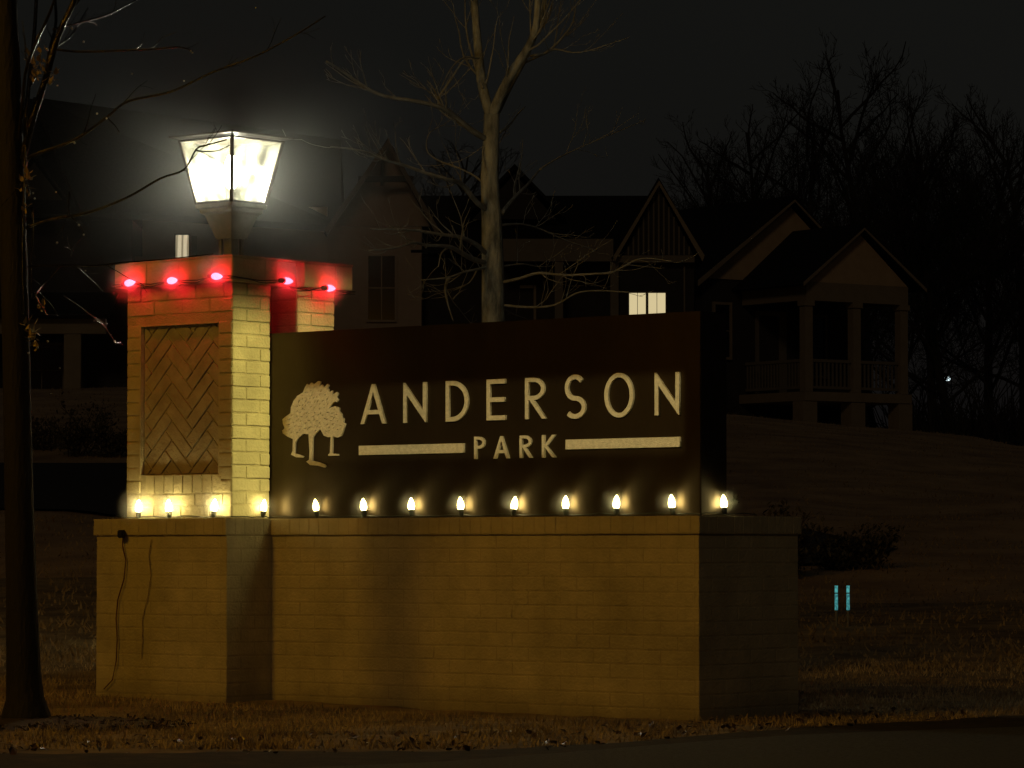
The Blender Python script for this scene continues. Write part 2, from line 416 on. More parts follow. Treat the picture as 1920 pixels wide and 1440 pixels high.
brick_face(bm, (SX1,SL1,0), (-1,0,0), (0,-1,0), SX1-SLX-.004, ZC0, 18, pitch=pc, bl=.203, seed=26, proud=.004)
brick_face(bm, (SX0,SY1,0), (0,-1,0), (-1,0,0), SY1-SY0, ZC0, 18, pitch=pc, seed=27)
brick_face(bm, (SX1,SY1,0), (-1,0,0), (0,1,0), w, ZC0, 18, pitch=pc, seed=28)
obj('rear_pier_brickwork', bm, M_brick, SIGN)
# herringbone infill
def clip(poly, x0, x1, z0, z1):
    for ax, lim, sg in ((0,x0,1),(0,x1,-1),(1,z0,1),(1,z1,-1)):
        out = []
        for i, p in enumerate(poly):
            q = poly[(i+1) % len(poly)]
            ip = (p[ax]-lim)*sg >= 0; iq = (q[ax]-lim)*sg >= 0
            if ip: out.append(p)
            if ip != iq:
                t = (lim-p[ax])/(q[ax]-p[ax]); out.append((p[0]+(q[0]-p[0])*t, p[1]+(q[1]-p[1])*t))
        poly = out
        if len(poly) < 3: return []
    return poly
bm = bmesh.new(); HW = .0715; HL = 3*HW; g = .0045; rr = random.Random(31)
cx, cz = (RX0+RX1)/2+.075, RZ0+.03
for k in range(-30, 31):
    for jn in range(-12, 13):
        for kind in (0, 1):
            if kind == 0: x0, y0, x1, y1 = k*HW+jn*HL, k*HW-jn*HL, k*HW+jn*HL+HL, k*HW-jn*HL+HW
            else: x0, y0, x1, y1 = k*HW+jn*HL+HL, k*HW-jn*HL+HW-HL, k*HW+jn*HL+HL+HW, k*HW-jn*HL+HW
            x0 += g; y0 += g; x1 -= g; y1 -= g
            rp = []
            for (a, b) in ((x0,y0),(x1,y0),(x1,y1),(x0,y1)):
                c_, s_ = math.cos(PI/4), math.sin(PI/4)
                rp.append((cx + a*c_-b*s_, cz + a*s_+b*c_))
            m_ = .004
            p = clip(rp, RX0+m_, RX1-m_, RZ0+m_, RZ1-m_)
            if len(p) < 3: continue
            cxp = sum(q[0] for q in p)/len(p); czp = sum(q[1] for q in p)/len(p)
            pr = .006+.004*rr.random(); tx, tz = (rr.random()-.5)*.03, (rr.random()-.5)*.03
            yb = SY0+.030
            def dep(q, e): return yb-pr+(q[0]-cxp)*tx+(q[1]-czp)*tz + e
            v0 = [bm.verts.new((q[0], yb+.003, q[1])) for q in p]
            v1 = [bm.verts.new((q[0], dep(q, .0025), q[1])) for q in p]
            v2 = [bm.verts.new((q[0]+(cxp-q[0])*.04, dep(q, 0), q[1]+(czp-q[1])*.04)) for q in p]
            n = len(p)
            for i in range(n):
                bm.faces.new((v0[i], v0[(i+1)%n], v1[(i+1)%n], v1[i])); bm.faces.new((v1[i], v1[(i+1)%n], v2[(i+1)%n], v2[i]))
            bm.faces.new(v2)
obj('herringbone_panel', bm, M_herr, SIGN)
# thin frame round the recess
bm = bmesh.new(); fy0, fy1 = SY0-.006, SY0+.012; q_ = .007
box(bm, RX0-q_, RX0+.003, fy0, fy1, RZ0, RZ1+q_); box(bm, RX1-.003, RX1+q_, fy0+.004, fy1, RZ0, RZ1+q_)
box(bm, RX0+.0035, RX1-.0035, fy0, fy1, RZ1-.002, RZ1+q_)
obj('recess_frame', bm, M_brick, SIGN)
# pillar cap
bm = bmesh.new(); CX0, CX1, CY0, CY1, CZ0, CZ1 = SX0-.045, SX1+.052, SY0-.052, SY1+.09, ZS+.0, 2.303
box(bm, CX0, CX1, CY0, SL0+.0, CZ0, CZ1); box(bm, CX0, CX1, SL1, CY1, CZ0, CZ1); box(bm, CX0, CX1-.06, SL0, SL1, CZ0, CZ1)
box(bm, CX0-.004, CX1+.004, CY0-.004, CY1+.004, CZ1+.0008, CZ1+.010)
obj('pillar_cap', bm, M_mortar, SIGN)
bm = bmesh.new()
brick_face(bm, (CX0,CY0,0), (1,0,0), (0,-1,0), CX1-CX0, CZ0, 1, pitch=CZ1-CZ0, bl=.24, seed=41, proud=.004)
brick_face(bm, (CX1,CY0,0), (0,1,0), (1,0,0), SL0-CY0, CZ0, 1, pitch=CZ1-CZ0, bl=.24, seed=42, proud=.004)
obj('front_cap_brickwork', bm, M_brick, SIGN); bm = bmesh.new()
brick_face(bm, (CX1,SL1,0), (0,1,0), (1,0,0), CY1-SL1, CZ0, 1, pitch=CZ1-CZ0, bl=.24, seed=43, proud=.004)
obj('rear_cap_brickwork', bm, M_brick, SIGN)
# bronze panel
bm = bmesh.new(); PX1 = -.030; PY0, PY1, PZ1 = .056, .266, 1.923
box(bm, SLX+.01, PX1, PY0, PY1-.004, ZT+.0025, PZ1)
bmesh.ops.bevel(bm, geom=[e for e in bm.edges], offset=.003, segments=2, affect='EDGES')
PANEL = obj('sign_panel', bm, M_panel, SIGN)
# letters
def flat(name, outers, holes, depth, parent, mat_, y=PY0, label=None, bev=.0012):
    cu = bpy.data.curves.new(name, 'CURVE'); cu.dimensions = '2D'; cu.fill_mode = 'BOTH'
    cu.extrude = depth/2
    for poly in outers+holes:
        s = cu.splines.new('POLY'); s.points.add(len(poly)-1)
        for i, p in enumerate(poly): s.points[i].co = (p[0], p[1], 0, 1)
        s.use_cyclic_u = True
    tmp = bpy.data.objects.new('tmp', cu)
    me = bpy.data.meshes.new_from_object(tmp); bpy.data.objects.remove(tmp); bpy.data.curves.remove(cu)
    me.transform(Matrix.Translation((0, y-depth/2-.001, 0)) @ Matrix.Rotation(PI/2, 4, 'X'))
    me.name = name; me.materials.clear(); me.materials.append(mat_)
    o = link(bpy.data.objects.new(name, me), parent)
    if label: o['label'] = label
    return o
def ell(cx, cz, rx, rz, a0=0, a1=360, n=40):
    full = abs(a1-a0) >= 360
    return [(cx+rx*math.cos(math.radians(a0+(a1-a0)*i/n)), cz+rz*math.sin(math.radians(a0+(a1-a0)*i/n))) for i in range(n if full else n+1)]
def glyph(ch, w, h, t):
    tx = t*1.0
    if ch == 'A':
        k = .5*w; c = tx*1.08; zb, zt_ = .24*h, .24*h+t*.95
        def xo(z): return k*z/h                     # outer left edge at height z
        ap = .10*tx
        o = [(0,0),(c,0),(c+ (k-ap-.0)*(zb/h)*.93, zb),(w-c-(k-ap)*(zb/h)*.93, zb),(w-c,0),(w,0),(k+.35*c,h),(k-.35*c,h)]
        def xi(z): return c+(k-ap)*(z/h)*.93
        zi = zt_; top = h*.80
        return [o], [[(xi(zi),zi),(w-xi(zi),zi),(k,top)]]
    if ch == 'N':
        return [[(0,0),(tx,0),(tx,h*.70),(w-tx*.25,-.0*h),(w,0),(w,h),(w-tx,h),(w-tx,h*.30),(tx*.25,h),(0,h)]], []
    if ch == 'D':
        r = h/2; o = [(0,0),(w*.30,0)]+ell(w*.30, r, w*.70, r, -90, 90, 24)+[(0,h)]
        i = [(tx,t),(w*.30,t)]+ell(w*.30, r, w*.70-tx, r-t, -90, 90, 24)+[(tx,h-t)]
        return [o], [i]
    if ch == 'E':
        m = h*.5
        return [[(0,0),(w,0),(w,t),(tx,t),(tx,m-t/2),(w*.95,m-t/2),(w*.95,m+t/2),(tx,m+t/2),(tx,h-t),(w,h-t),(w,h),(0,h)]], []
    if ch in 'RP':
        zb = h*.46; r = (h-zb)/2; cz = zb+r; bw = w*.93
        o = [(0,0),(tx,0),(tx,zb)]
        if ch == 'R': o += [(tx*1.25,zb),(w-tx*1.15,0),(w,0),(tx*2.45,zb)]
        o += ell(w*.40, cz, bw-w*.40, r, -90, 90, 18)+[(0,h)]
        i = [(tx,zb+t*.9),(w*.40,zb+t*.9)]+ell(w*.40, cz, bw-w*.40-tx, r-t*.9, -90, 90, 18)+[(tx,h-t*.9)]
        return [o], [i]
    if ch == 'O': return [ell(w/2,h/2,w/2,h/2)], [ell(w/2,h/2,w/2-tx,h/2-t*.95)]
    if ch == 'K':
        return [[(0,0),(tx,0),(tx,h*.47),(w-tx*1.3,0),(w,0),(tx*1.9,h*.52),(w*.97,h),(w*.97-tx*1.25,h),(tx,h*.56),(tx,h),(0,h)]], []
    if ch == 'S':
        rx = w/2-tx/2; r1 = h*.242; r2 = h*.5-t/2-r1 + (h*.5-t/2)*0; r2 = (h-t)/2-r1+0
        c1 = h-t/2-r1; r2 = (h-t-2*r1)/2; c2 = t/2+r2
        pts = [(w/2+rx*.92*math.cos(math.radians(a)), c1+r1*math.sin(math.radians(a))) for a in range(38, 271, 8)]
        pts += [(w/2, c1-r1)]
        pts += [(w/2+rx*math.cos(math.radians(a)), c2+r2*math.sin(math.radians(a))) for a in range(84, -146, -8)]
        Lh, Rh = [], []
        for i, p in enumerate(pts):
            a = pts[max(0,i-1)]; b = pts[min(len(pts)-1,i+1)]
            dx, dz = b[0]-a[0], b[1]-a[1]; l = math.hypot(dx,dz); nx, nz = -dz/l, dx/l
            Lh.append((p[0]+nx*tx/2, p[1]+nz*t/2)); Rh.append((p[0]-nx*tx/2, p[1]-nz*t/2))
        return [Lh+Rh[::-1]], []
WORD = [('A',-2.185,-2.013),('N',-1.894,-1.740),('D',-1.611,-1.463),('E',-1.343,-1.222),('R',-1.096,-.962),('S',-.849,-.716),('O',-.600,-.422),('N',-.294,-.147)]
SMALL = [('P',-1.424,-1.350),('A',-1.299,-1.198),('R',-1.131,-1.051),('K',-.989,-.903)]
for lst, z0, h, t in ((WORD, 1.436, .202, .0228), (SMALL, 1.2465, .110, .0160)):
    for ch, x0, x1 in lst:
        o_, i_ = glyph(ch, x1-x0, h+(.012 if ch in 'SO' else 0), t)
        dz = z0-(.005 if ch in 'SO' else 0)
        sh = lambda ps: [[(p[0]+x0, p[1]+dz) for p in q] for q in ps]
        flat('letter', sh(o_), sh(i_), .012, PANEL, M_letter, label='raised brass letter %s' % ch)
for x0, x1, z0, z1 in ((-2.196,-1.492,1.279,1.326),(-.840,-.145,1.284,1.331)):
    flat('bar', [[(x0,z0),(x1,z0),(x1,z1),(x0,z1)]], [], .012, PANEL, M_letter)
EM = [(240,925),(160,885),(95,840),(90,800),(122,765),(97,705),(90,640),(130,605),(205,555),(212,470),(250,380),(300,312),(385,262),(412,190),(440,145),(470,165),(500,128),(535,158),(600,110),(635,120),(612,195),(650,160),(688,205),(728,155),(752,178),(716,245),(745,222),(752,278),(795,255),(800,318),(860,275),(880,300),(862,350),(885,385),(868,420),(830,410),(785,455),(742,518),
(790,490),(840,475),(893,500),(898,550),(930,590),(938,640),(962,660),(955,708),(985,730),(966,790),(948,850),(930,900),(870,920),(822,903),(808,905),(800,1146),(885,1155),(885,1176),(745,1176),(745,1155),(768,1140),(778,905),(740,912),(682,888),(652,832),(628,792),(560,860),(530,900),(524,960),(518,1240),(620,1268),(692,1300),(712,1325),(690,1340),(600,1312),(490,1302),(435,1252),(474,1225),(480,1100),(470,960),(466,862),(420,856),(385,852),(310,915),(276,980),(268,1132),(330,1150),(392,1175),(378,1192),(290,1186),(215,1146),(236,1100),(240,1000)]
def emx(p): return (-2.7367+(p[0]-85)*.000495, 1.6647-(p[1]-110)*.000362)
def inside(p, poly):
    c = False; n = len(poly)
    for i in range(n):
        a, b = poly[i], poly[(i+1)%n]
        if (a[1] > p[1]) != (b[1] > p[1]) and p[0] < (b[0]-a[0])*(p[1]-a[1])/(b[1]-a[1])+a[0]: c = not c
    return c
holes = []; rr = random.Random(8); used = []
for (hx, hy, hl) in [(325,395,48),(425,390,50),(595,395,30),(310,455,26),(545,660,26),(545,700,20),(500,700,12)]+[(rr.uniform(110,960), rr.uniform(150,860), rr.uniform(11,30)) for _ in range(1500)]:
    if any(abs(hx-a) < 26 and abs(hy-b) < 34+hl*.5 for a, b in used): continue
    an = math.radians(58 if hy < 560 else rr.uniform(10, 60)); 
    if hx > 650 and hy > 480: an = math.radians(rr.uniform(-20, 60))
    dx, dy = math.cos(an)*hl, -math.sin(an)*hl; wx, wy = math.sin(an)*6, math.cos(an)*6
    q = [(hx-dx, hy-dy),(hx+wx, hy+wy),(hx+dx, hy+dy),(hx-wx, hy-wy)]
    if all(inside((hx+(c[0]-hx)*2.0+ex, hy+(c[1]-hy)*2.0+ey), EM) for c in q for ex, ey in ((12,0),(-12,0),(0,12),(0,-12))):
        holes.append([emx(c) for c in q]); used.append((hx, hy))
    if len(holes) > 95: break
flat('tree_emblem', [[emx(p) for p in EM]], holes, .010, PANEL, M_letter, label='brass emblem of three spreading trees', bev=.0006)

# ------------------------------------------------------------------ lantern
LC = mon(-3.217, .155, 2.314)
LAN = empty('lantern', LC, -TH, 'lit four-sided bronze lantern on top of the brick pillar', 'lantern')
ZG0, ZG1 = .315, .655; HG0, HG1 = .128, .193
bm = bmesh.new(); frustum(bm, [(.085,0),(.085,.018),(.06,.026)]);
for sx in (-1,1):
    for sy in (-1,1): box(bm, sx*.038-.008, sx*.038+.008, sy*.038-.008, sy*.038+.008, .02, .135)
frustum(bm, [(.026,.02),(.026,.135)])
obj('neck', bm, M_bowl, LAN)
bm = bmesh.new(); frustum(bm, [(.058,.130),(.062,.145),(.100,.255),(.118,.268),(.118,.285),(.134,.293),(.134,ZG0-.002)])
obj('bowl', bm, M_bowl, LAN)
bm = bmesh.new()
for sx in (-1,1):
    for sy in (-1,1):
        tube(bm, [(sx*HG0, sy*HG0, ZG0), (sx*HG1, sy*HG1, ZG1)], .0125, 4)
for z, hh in ((ZG0+.004, HG0), (ZG1-.006, HG1)):
    for s in (-1, 1):
        box(bm, -hh-.006, hh+.006, s*hh-.007, s*hh+.007, z-.006, z+.006); box(bm, s*hh-.006, s*hh+.006, -hh+.008, hh-.008, z-.0055, z+.0055)
obj('frame', bm, M_dark, LAN)
bm = bmesh.new(); frustum(bm, [(HG1+.008,ZG1+.002),(.236,ZG1+.010),(.236,ZG1+.020),(.15,ZG1+.030),(.03,ZG1+.038)])
obj('roof', bm, M_dark, LAN)
for k in range(4):
    bm = bmesh.new(); rot = Matrix.Rotation(k*PI/2, 4, 'Z'); e = .006
    vs = [bm.verts.new(rot @ Vector(p)) for p in ((-HG0+e,-HG0,ZG0+.010),(HG0-e,-HG0,ZG0+.010),(HG1-e,-HG1,ZG1-.012),(-HG1+e,-HG1,ZG1-.012))]
    bm.faces.new(vs); obj('glass_pane', bm, M_glass, LAN)
M_lampbulb = emit('lantern_bulb', (1,.93,.76), 520)
bm = bmesh.new(); lathe(bm, [(.010,.40),(.022,.405),(.036,.44),(.040,.48),(.034,.53),(.018,.57),(.004,.58)])
obj('bulb', bm, M_lampbulb, LAN, True)
bm = bmesh.new(); lathe(bm, [(.018,.31),(.018,.385),(.012,.40)]); obj('lamp_holder', bm, M_dark, LAN)

# ------------------------------------------------------------------ string lights
def bulb_mesh(prof_scale=1.0):
    bm = bmesh.new()
    lathe(bm, [(.009,0),(.0135,.010),(.0165,.022),(.0155,.036),(.0115,.050),(.006,.062),(.0012,.069)], n=14)
    me = bpy.data.meshes.new('bulb'); bm.to_mesh(me); bm.free()
    for p in me.polygons: p.use_smooth = True
    return me
def socket_mesh():
    bm = bmesh.new(); lathe(bm, [(.009,-.026),(.0115,-.022),(.0145,.000),(.0148,.008),(.012,.009)], n=10)
    me = bpy.data.meshes.new('socket'); bm.to_mesh(me); bm.free(); me.materials.append(M_socket); return me
BW, BR, SK = bulb_mesh(), bulb_mesh(), socket_mesh()
BR.transform(Matrix.Scale(1.12, 4))
BW.materials.append(M_warm); BR.materials.append(M_red)
BW3 = bulb_mesh(); BW3.materials.append(emit('weak_warm_bulb', (1,.76,.28), 14))
BW2 = bulb_mesh(); BW2.materials.append(emit('hot_warm_bulb', (1,.80,.32), 62))
def add_bulb(root, me, loc, tilt):
    b = link(bpy.data.objects.new('bulb', me), root); b.location = loc; b.rotation_euler = tilt
    s = link(bpy.data.objects.new('socket', SK), b)
WS = empty('light_string', (OX, OY, 0), -TH, 'string of warm white bulbs standing along the brick ledge', 'string lights')
wb = [(x, .024, 0) for x in (-2.4707,-2.1418,-1.8203,-1.4919,-1.1506,-.8242,-.512,-.175)]
wb = [(-3.4557,-.285,1),(-3.23,-.285,1),(-2.9036,-.285,1),(-2.797,-.030,1)] + wb + [(-.004,.205,0)]
wire = [(-3.66,-.31)]
for i, (x, y, k) in enumerate(wb):
    add_bulb(WS, BW2 if k and y < -.1 else BW3 if -2.5 < x < -2.4 else BW, (x, y, .990), (R.uniform(-.16,.10), R.uniform(-.16,.16), R.random()*6))
path = [(-3.66,-.05),(-3.665,-.30),(-3.4557,-.285),(-3.23,-.285),(-2.9036,-.285),(-2.80,-.27),(-2.797,-.03),(-2.76,-.0)] + [(x,.024) for x in (-2.4707,-2.1418,-1.8203,-1.4919,-1.1506,-.8242,-.512,-.175)] + [(-.006,.02),(-.004,.205),(-.004,.5)]
pts = []
for i, (a, b) in enumerate(zip(path, path[1:])):
    for k in range(6):
        t = k/6; pts.append((a[0]+(b[0]-a[0])*t, a[1]+(b[1]-a[1])*t+.006*math.sin(k*1.3+i)*(0 if k in (0,) else 1), ZT+.0065+.010*abs(math.sin(PI*t+.2*i))*(.3+.7*R.random())))
bm = bmesh.new(); tube(bm, pts, .0028, 5); obj('wire', bm, M_cord, WS)
RS = empty('light_string', (OX, OY, 0), -TH, 'string of red bulbs wrapped under the pillar cap', 'string lights')
rb = [(-3.500,-.318,2.195, 1),(-3.182,-.318,2.194, 1),(-2.860,-.318,2.204, 1),(-2.748,.060,2.196, 2),(-2.748,.385,2.176, 2)]
for x, y, z, s in rb:
    add_bulb(RS, BR, (x-(.03 if s == 1 else 0), y-(.0), z-.0), (0, PI/2+R.uniform(-.15,.1), R.uniform(-.1,.1)) if s == 1 else (0, PI/2, PI/2))
path = [(-3.665,.4,2.19),(-3.665,-.2,2.19),(-3.65,-.298,2.195),(-3.52,-.304,2.198),(-3.36,-.298,2.185),(-3.20,-.304,2.197),(-3.02,-.298,2.19),(-2.88,-.304,2.207),(-2.77,-.298,2.20),(-2.762,-.10,2.188),(-2.760,.05,2.198),(-2.765,.16,2.165),(-2.765,.28,2.160),(-2.760,.37,2.178),(-2.762,.5,2.17),(-2.77,.64,2.17),(-3.3,.645,2.16)]
pts = []
for a, b in zip(path, path[1:]):
    for k in range(5): t = k/5; pts.append(tuple(a[i]+(b[i]-a[i])*t for i in range(3)))
bm = bmesh.new(); tube(bm, pts, .003, 5); tube(bm, [(p[0], p[1]-.004 if p[1] < 0 else p[1], p[2]-.008-.006*math.sin(i*.7)) for i, p in enumerate(pts)], .0025, 5); obj('wire', bm, M_cord, RS)

# cable and outlet box on the pillar base
CB = empty('extension_cord', (OX, OY, 0), -TH, 'thin brown power cable hanging down the pillar base from a small box', 'cord')
def pt_face(px, py):    # onto the pillar-base front face, local coordinates
    r = at(px, py, 1.0) - Vector((0,0,ZC)); inv = MMAT.inverted()
    o = inv @ Vector((0,0,ZC)); d = inv.to_3x3() @ r
    t = (PF-.012-o.y)/d.y; p = o+d*t; return p
pl = [pt_face(*p) for p in ((232,1004),(231,1022),(237,1050),(234,1085),(222,1125),(219,1160),(221,1200),(219,1240),(212,1275),(196,1292))]
bm = bmesh.new(); tube(bm, [(p.x, PF-.017, p.z) for p in pl], .0034, 6); 
obj('cable', bm, M_browncord, CB)
p0 = pt_face(233, 1001); bm = bmesh.new(); box(bm, p0.x-.022, p0.x+.022, PF-.046, PF-.0175, p0.z-.022, p0.z+.020)
bmesh.ops.bevel(bm, geom=list(bm.edges), offset=.006, segments=2, affect='EDGES'); obj('outlet_box', bm, M_cord, CB)
pl = [pt_face(*p) for p in ((283,1012),(278,1040),(282,1080),(276,1120),(266,1160),(266,1200),(264,1235))]
bm = bmesh.new(); tube(bm, [(p.x, PF-.0085, p.z) for p in pl], .0025, 5)  # thin tube, a little darker than the painted brick
tag(obj('tan_strand', bm, mat('strand_tan', (.34,.28,.15), .8), None), 'thin tan strand running down the pillar base right of the brown cable', 'wire')
bpy.data.objects['tan_strand'].matrix_world = MMAT.copy()

# ------------------------------------------------------------------ trees
def wander(p0, d, length, n, wob, up, rr):
    pts = [Vector(p0)]; d = Vector(d).normalized()
    for i in range(n):
        d = (d + Vector((rr.gauss(0,wob), rr.gauss(0,wob), rr.gauss(0,wob)+up))).normalized()
        pts.append(pts[-1]+d*length/n)
    return pts
def taper(n, a, b): return [a+(b-a)*i/(n-1) for i in range(n)]
def sprout(bm, pts, r0, r1, rr, depth, dens, length, up=.05, ang=.9, minr=.0015, sides=4, first=.15):
    """side twigs along a limb, recursively"""
    n = len(pts); total = sum((pts[i+1]-pts[i]).length for i in range(n-1))
    cnt = max(1, int(total*dens))
    for _ in range(cnt):
        t = first+(1-first)*rr.random(); i = min(n-2, int(t*(n-1)))
        p = pts[i].lerp(pts[i+1], t*(n-1)-i); d = (pts[i+1]-pts[i]).normalized()
        s = Vector((rr.gauss(0,1), rr.gauss(0,1), rr.gauss(0,1)+.25)); s = (s-d*s.dot(d)).normalized()
        dd = d*math.cos(ang)+s*math.sin(ang)
        L_ = length*(.45+.8*rr.random())*(1.1-.6*t)
        rb = max(minr*1.2, (r0+(r1-r0)*t)*.5)
        q = wander(p, dd, L_, 7, .095, up, rr)
        tube(bm, q, taper(8, rb, minr), sides, cap=False)
        if depth > 0: sprout(bm, q, rb, minr, rr, depth-1, dens*1.25, length*.48, up, ang*.95, minr, 3)
def limb(bm, px, Y, r0, r1, n=7, dy=None):
    """smooth limb through picture points, each with its own distance"""
    base = [at(a, b, Y + (dy[i] if dy else 0)) for i, (a, b) in enumerate(px)]
    out = []
    for i in range(len(base)-1):
        p0 = base[max(0,i-1)]; p1 = base[i]; p2 = base[i+1]; p3 = base[min(len(base)-1,i+2)]
        for k in range(4):
            t = k/4
            out.append(.5*((2*p1)+(p2-p0)*t+(2*p0-5*p1+4*p2-p3)*t*t+(3*p1-p0-3*p2+p3)*t**3))
    out.append(base[-1])
    tube(bm, out, taper(len(out), r0, r1), n)
    return out
def rel(o, loc):
    """give a world-built thing its base as origin"""
    o.data.transform(Matrix.Translation(-Vector(loc)))
    return o

# maple behind the sign
YT = 24.0; rr = random.Random(4)
tb = at(925, 1140, YT); tb.z = ground(tb.x, YT)-.1
TREE = empty('bare_tree', tb, 0, 'bare young tree with pale trunk forking high, standing behind the sign panel', 'tree')
bm = bmesh.new()
trunk = [Vector((tb.x, YT, tb.z))]+[at(x, y, YT) for x, y in ((926,1050),(925,900),(926,740),(925,600),(924,500),(922,410),(918,330),(921,260),(922,215))]
tube(bm, trunk, [.125,.100,.090,.083,.078,.074,.068,.060,.054,.052], 12)
f1 = limb(bm, [(922,222),(905,165),(898,110),(893,50),(888,-20),(884,-110)], YT, .037, .020, 9, [0,.05,.12,.2,.3,.4])
f2 = limb(bm, [(922,222),(938,180),(965,128),(990,90),(1005,50),(1010,-20),(1020,-120)], YT, .037, .018, 9, [0,-.05,-.12,-.2,-.25,-.3,-.4])
f3 = limb(bm, [(928,215),(955,160),(988,100),(1015,30),(1028,-40)], YT, .030, .014, 8, [0,.08,.2,.3,.4])
rel(obj('trunk', bm, M_bark_l, TREE, True), tb)
bm = bmesh.new()
LB = [([(915,262),(885,245),(855,220),(828,202),(780,190),(720,180),(680,160),(640,132),(612,115)], .022,.006,-1),
      ([(828,204),(822,185),(845,150),(868,115),(885,110)], .010,.004,-.3),
      ([(828,204),(815,170),(800,150)], .008,.003,.3),
      ([(916,395),(895,380),(865,345),(845,338),(800,325),(752,308),(720,300),(680,283),(620,275)], .020,.004,-1.2),
      ([(866,345),(862,330),(850,312)], .006,.002,.3),
      ([(916,480),(895,460),(865,445),(830,440),(780,432),(740,430),(695,430)], .018,.005,-1),
      ([(918,495),(885,485),(862,472),(840,462),(800,460),(775,455),(740,465),(690,470)], .020,.005,-1.3),
      ([(845,462),(828,474),(822,500)], .008,.003,-.2),
      ([(916,500),(895,505),(870,510),(840,520),(790,525)], .011,.004,-.6),
      ([(895,505),(880,530),(850,545)], .007,.002,.3),
      ([(842,520),(835,540),(840,570),(850,602)], .012,.004,.2),
      ([(850,560),(862,548),(875,542)], .006,.002,.2),
      ([(940,400),(965,370),(990,345),(1012,318)], .018,.006,.7),
      ([(1012,318),(1040,300),(1080,280),(1150,250),(1210,225)], .006,.002,.7),
      ([(936,248),(955,235),(970,215),(985,200)], .011,.003,.4),
      ([(940,422),(975,420),(1010,428),(1060,450),(1120,470)], .009,.003,.9),
      ([(940,530),(975,522),(1010,512),(1060,516),(1120,513),(1150,510),(1200,485),(1260,490)], .012,.003,-1.0),
      ([(938,500),(980,495),(1010,500),(1040,498)], .008,.002,.5),
      ([(940,572),(990,576),(1040,572),(1080,550),(1120,545),(1180,548)], .010,.003,-.8),
      ([(940,575),(960,588),(990,598)], .006,.002,.4),
      ([(1000,105),(1030,95),(1070,50),(1080,10)], .012,.003,.4),
      ([(995,105),(1020,100),(1040,92),(1090,98),(1180,70)], .009,.002,-.4),
      ([(916,262),(905,285),(912,330)], .008,.003,-.1),
      ([(898,110),(870,108),(845,130),(825,170)], .008,.003,-.4),
      ([(905,165),(890,120),(875,60),(872,0)], .010,.004,.4),
      ([(908,345),(890,330),(860,315),(820,300),(800,280),(805,250),(830,235)], .008,.0025,.5)]
for px, a, b, dy in LB:
    n_ = len(px); ps = limb(bm, px, YT, a, b, 6, [dy*i/(n_-1) for i in range(n_)])
    sprout(bm, ps, a, b, rr, 2, 6.0, .46, up=.07, ang=.6, minr=.0012)
for ps in (f1, f2, f3): sprout(bm, ps, .02, .012, rr, 2, 4.2, .85, up=.08, ang=.62, minr=.0013)
rel(obj('branches', bm, M_twig_l, TREE, True), tb)

# dark tree at the left edge, in front
YL = 16.7; rr = random.Random(14)
tb = at(46, 1345, YL); tb.z = ground(tb.x, YL)-.02
LT = empty('bare_tree', tb, 0, 'dark wet tree trunk with thin branches at the left edge in front of the pillar', 'tree')
bm = bmesh.new()
tp = [Vector((tb.x+.01, YL, tb.z)), at(48,1338,YL), at(47,1310,YL)]+[at(x, y, YL) for x, y in ((44,1260),(40,1100),(36,950),(33,800),(30,640),(26,480),(22,320),(16,160),(10,0),(4,-120))]
tube(bm, tp, [.125,.112,.088,.080,.071,.067,.065,.064,.063,.060,.058,.054,.05], 12)
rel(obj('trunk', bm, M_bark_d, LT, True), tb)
bm = bmesh.new()
LD = [([(30,330),(48,275),(62,220),(85,150),(108,70),(140,0),(160,-60)], .020,.012,-.2),
      ([(28,345),(46,290),(50,200),(62,90),(68,0),(68,-60)], .013,.008,.2),
      ([(85,150),(92,100),(105,40),(100,-30)], .010,.006,.3),
      ([(30,300),(42,200),(52,120),(95,20),(110,-30)], .010,.005,-.4),
      ([(98,92),(150,97),(220,95),(290,92),(335,88),(360,96)], .0055,.003,-.6),
      ([(100,55),(150,42),(200,28),(240,8),(262,-4)], .006,.003,.5),
      ([(96,92),(130,70),(150,40),(165,15)], .0055,.003,.4),
      ([(34,305),(70,288),(140,262),(200,220),(240,190),(320,172),(400,135),(480,105),(560,62),(610,30)], .0085,.003,-.7),
      ([(200,220),(215,235),(224,248)], .004,.0018,.1),
      ([(40,430),(100,410),(160,400),(235,372),(300,335),(345,318),(368,280),(388,272),(425,262)], .007,.003,-.2),
      ([(368,282),(380,284),(410,282),(430,272)], .005,.002,-.1),
      ([(46,500),(110,497),(180,498),(230,492),(262,490),(330,484),(400,476)], .006,.002,.2),
      ([(50,300),(45,330),(38,360),(20,400)], .008,.003,.2),
      ([(48,200),(48,280),(45,360),(42,470),(45,590)], .006,.003,-.2),
      ([(130,360),(130,400),(148,420),(157,440),(140,460),(133,480)], .0045,.0018,-.4),
      ([(60,560),(72,545),(85,530),(115,497)], .006,.003,.3),
      ([(62,548),(75,570),(88,590)], .0045,.002,.2),
      ([(120,555),(150,575),(172,592),(190,602)], .0035,.0018,.3),
      ([(190,605),(205,625),(218,645)], .003,.0015,.2),
      ([(60,390),(62,430),(58,500),(60,560)], .007,.003,.4),
      ([(345,395),(390,400),(420,418)], .0001,.0001,0)]
for px, a, b, dy in LD[:-1]:
    n_ = len(px); ps = limb(bm, px, YL, a, b, 6, [dy*i/(n_-1) for i in range(n_)])
    sprout(bm, ps, a, b, rr, 1, 4.2, .22, up=.0, ang=.6, minr=.0010)
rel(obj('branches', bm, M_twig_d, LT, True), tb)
bm = bmesh.new()
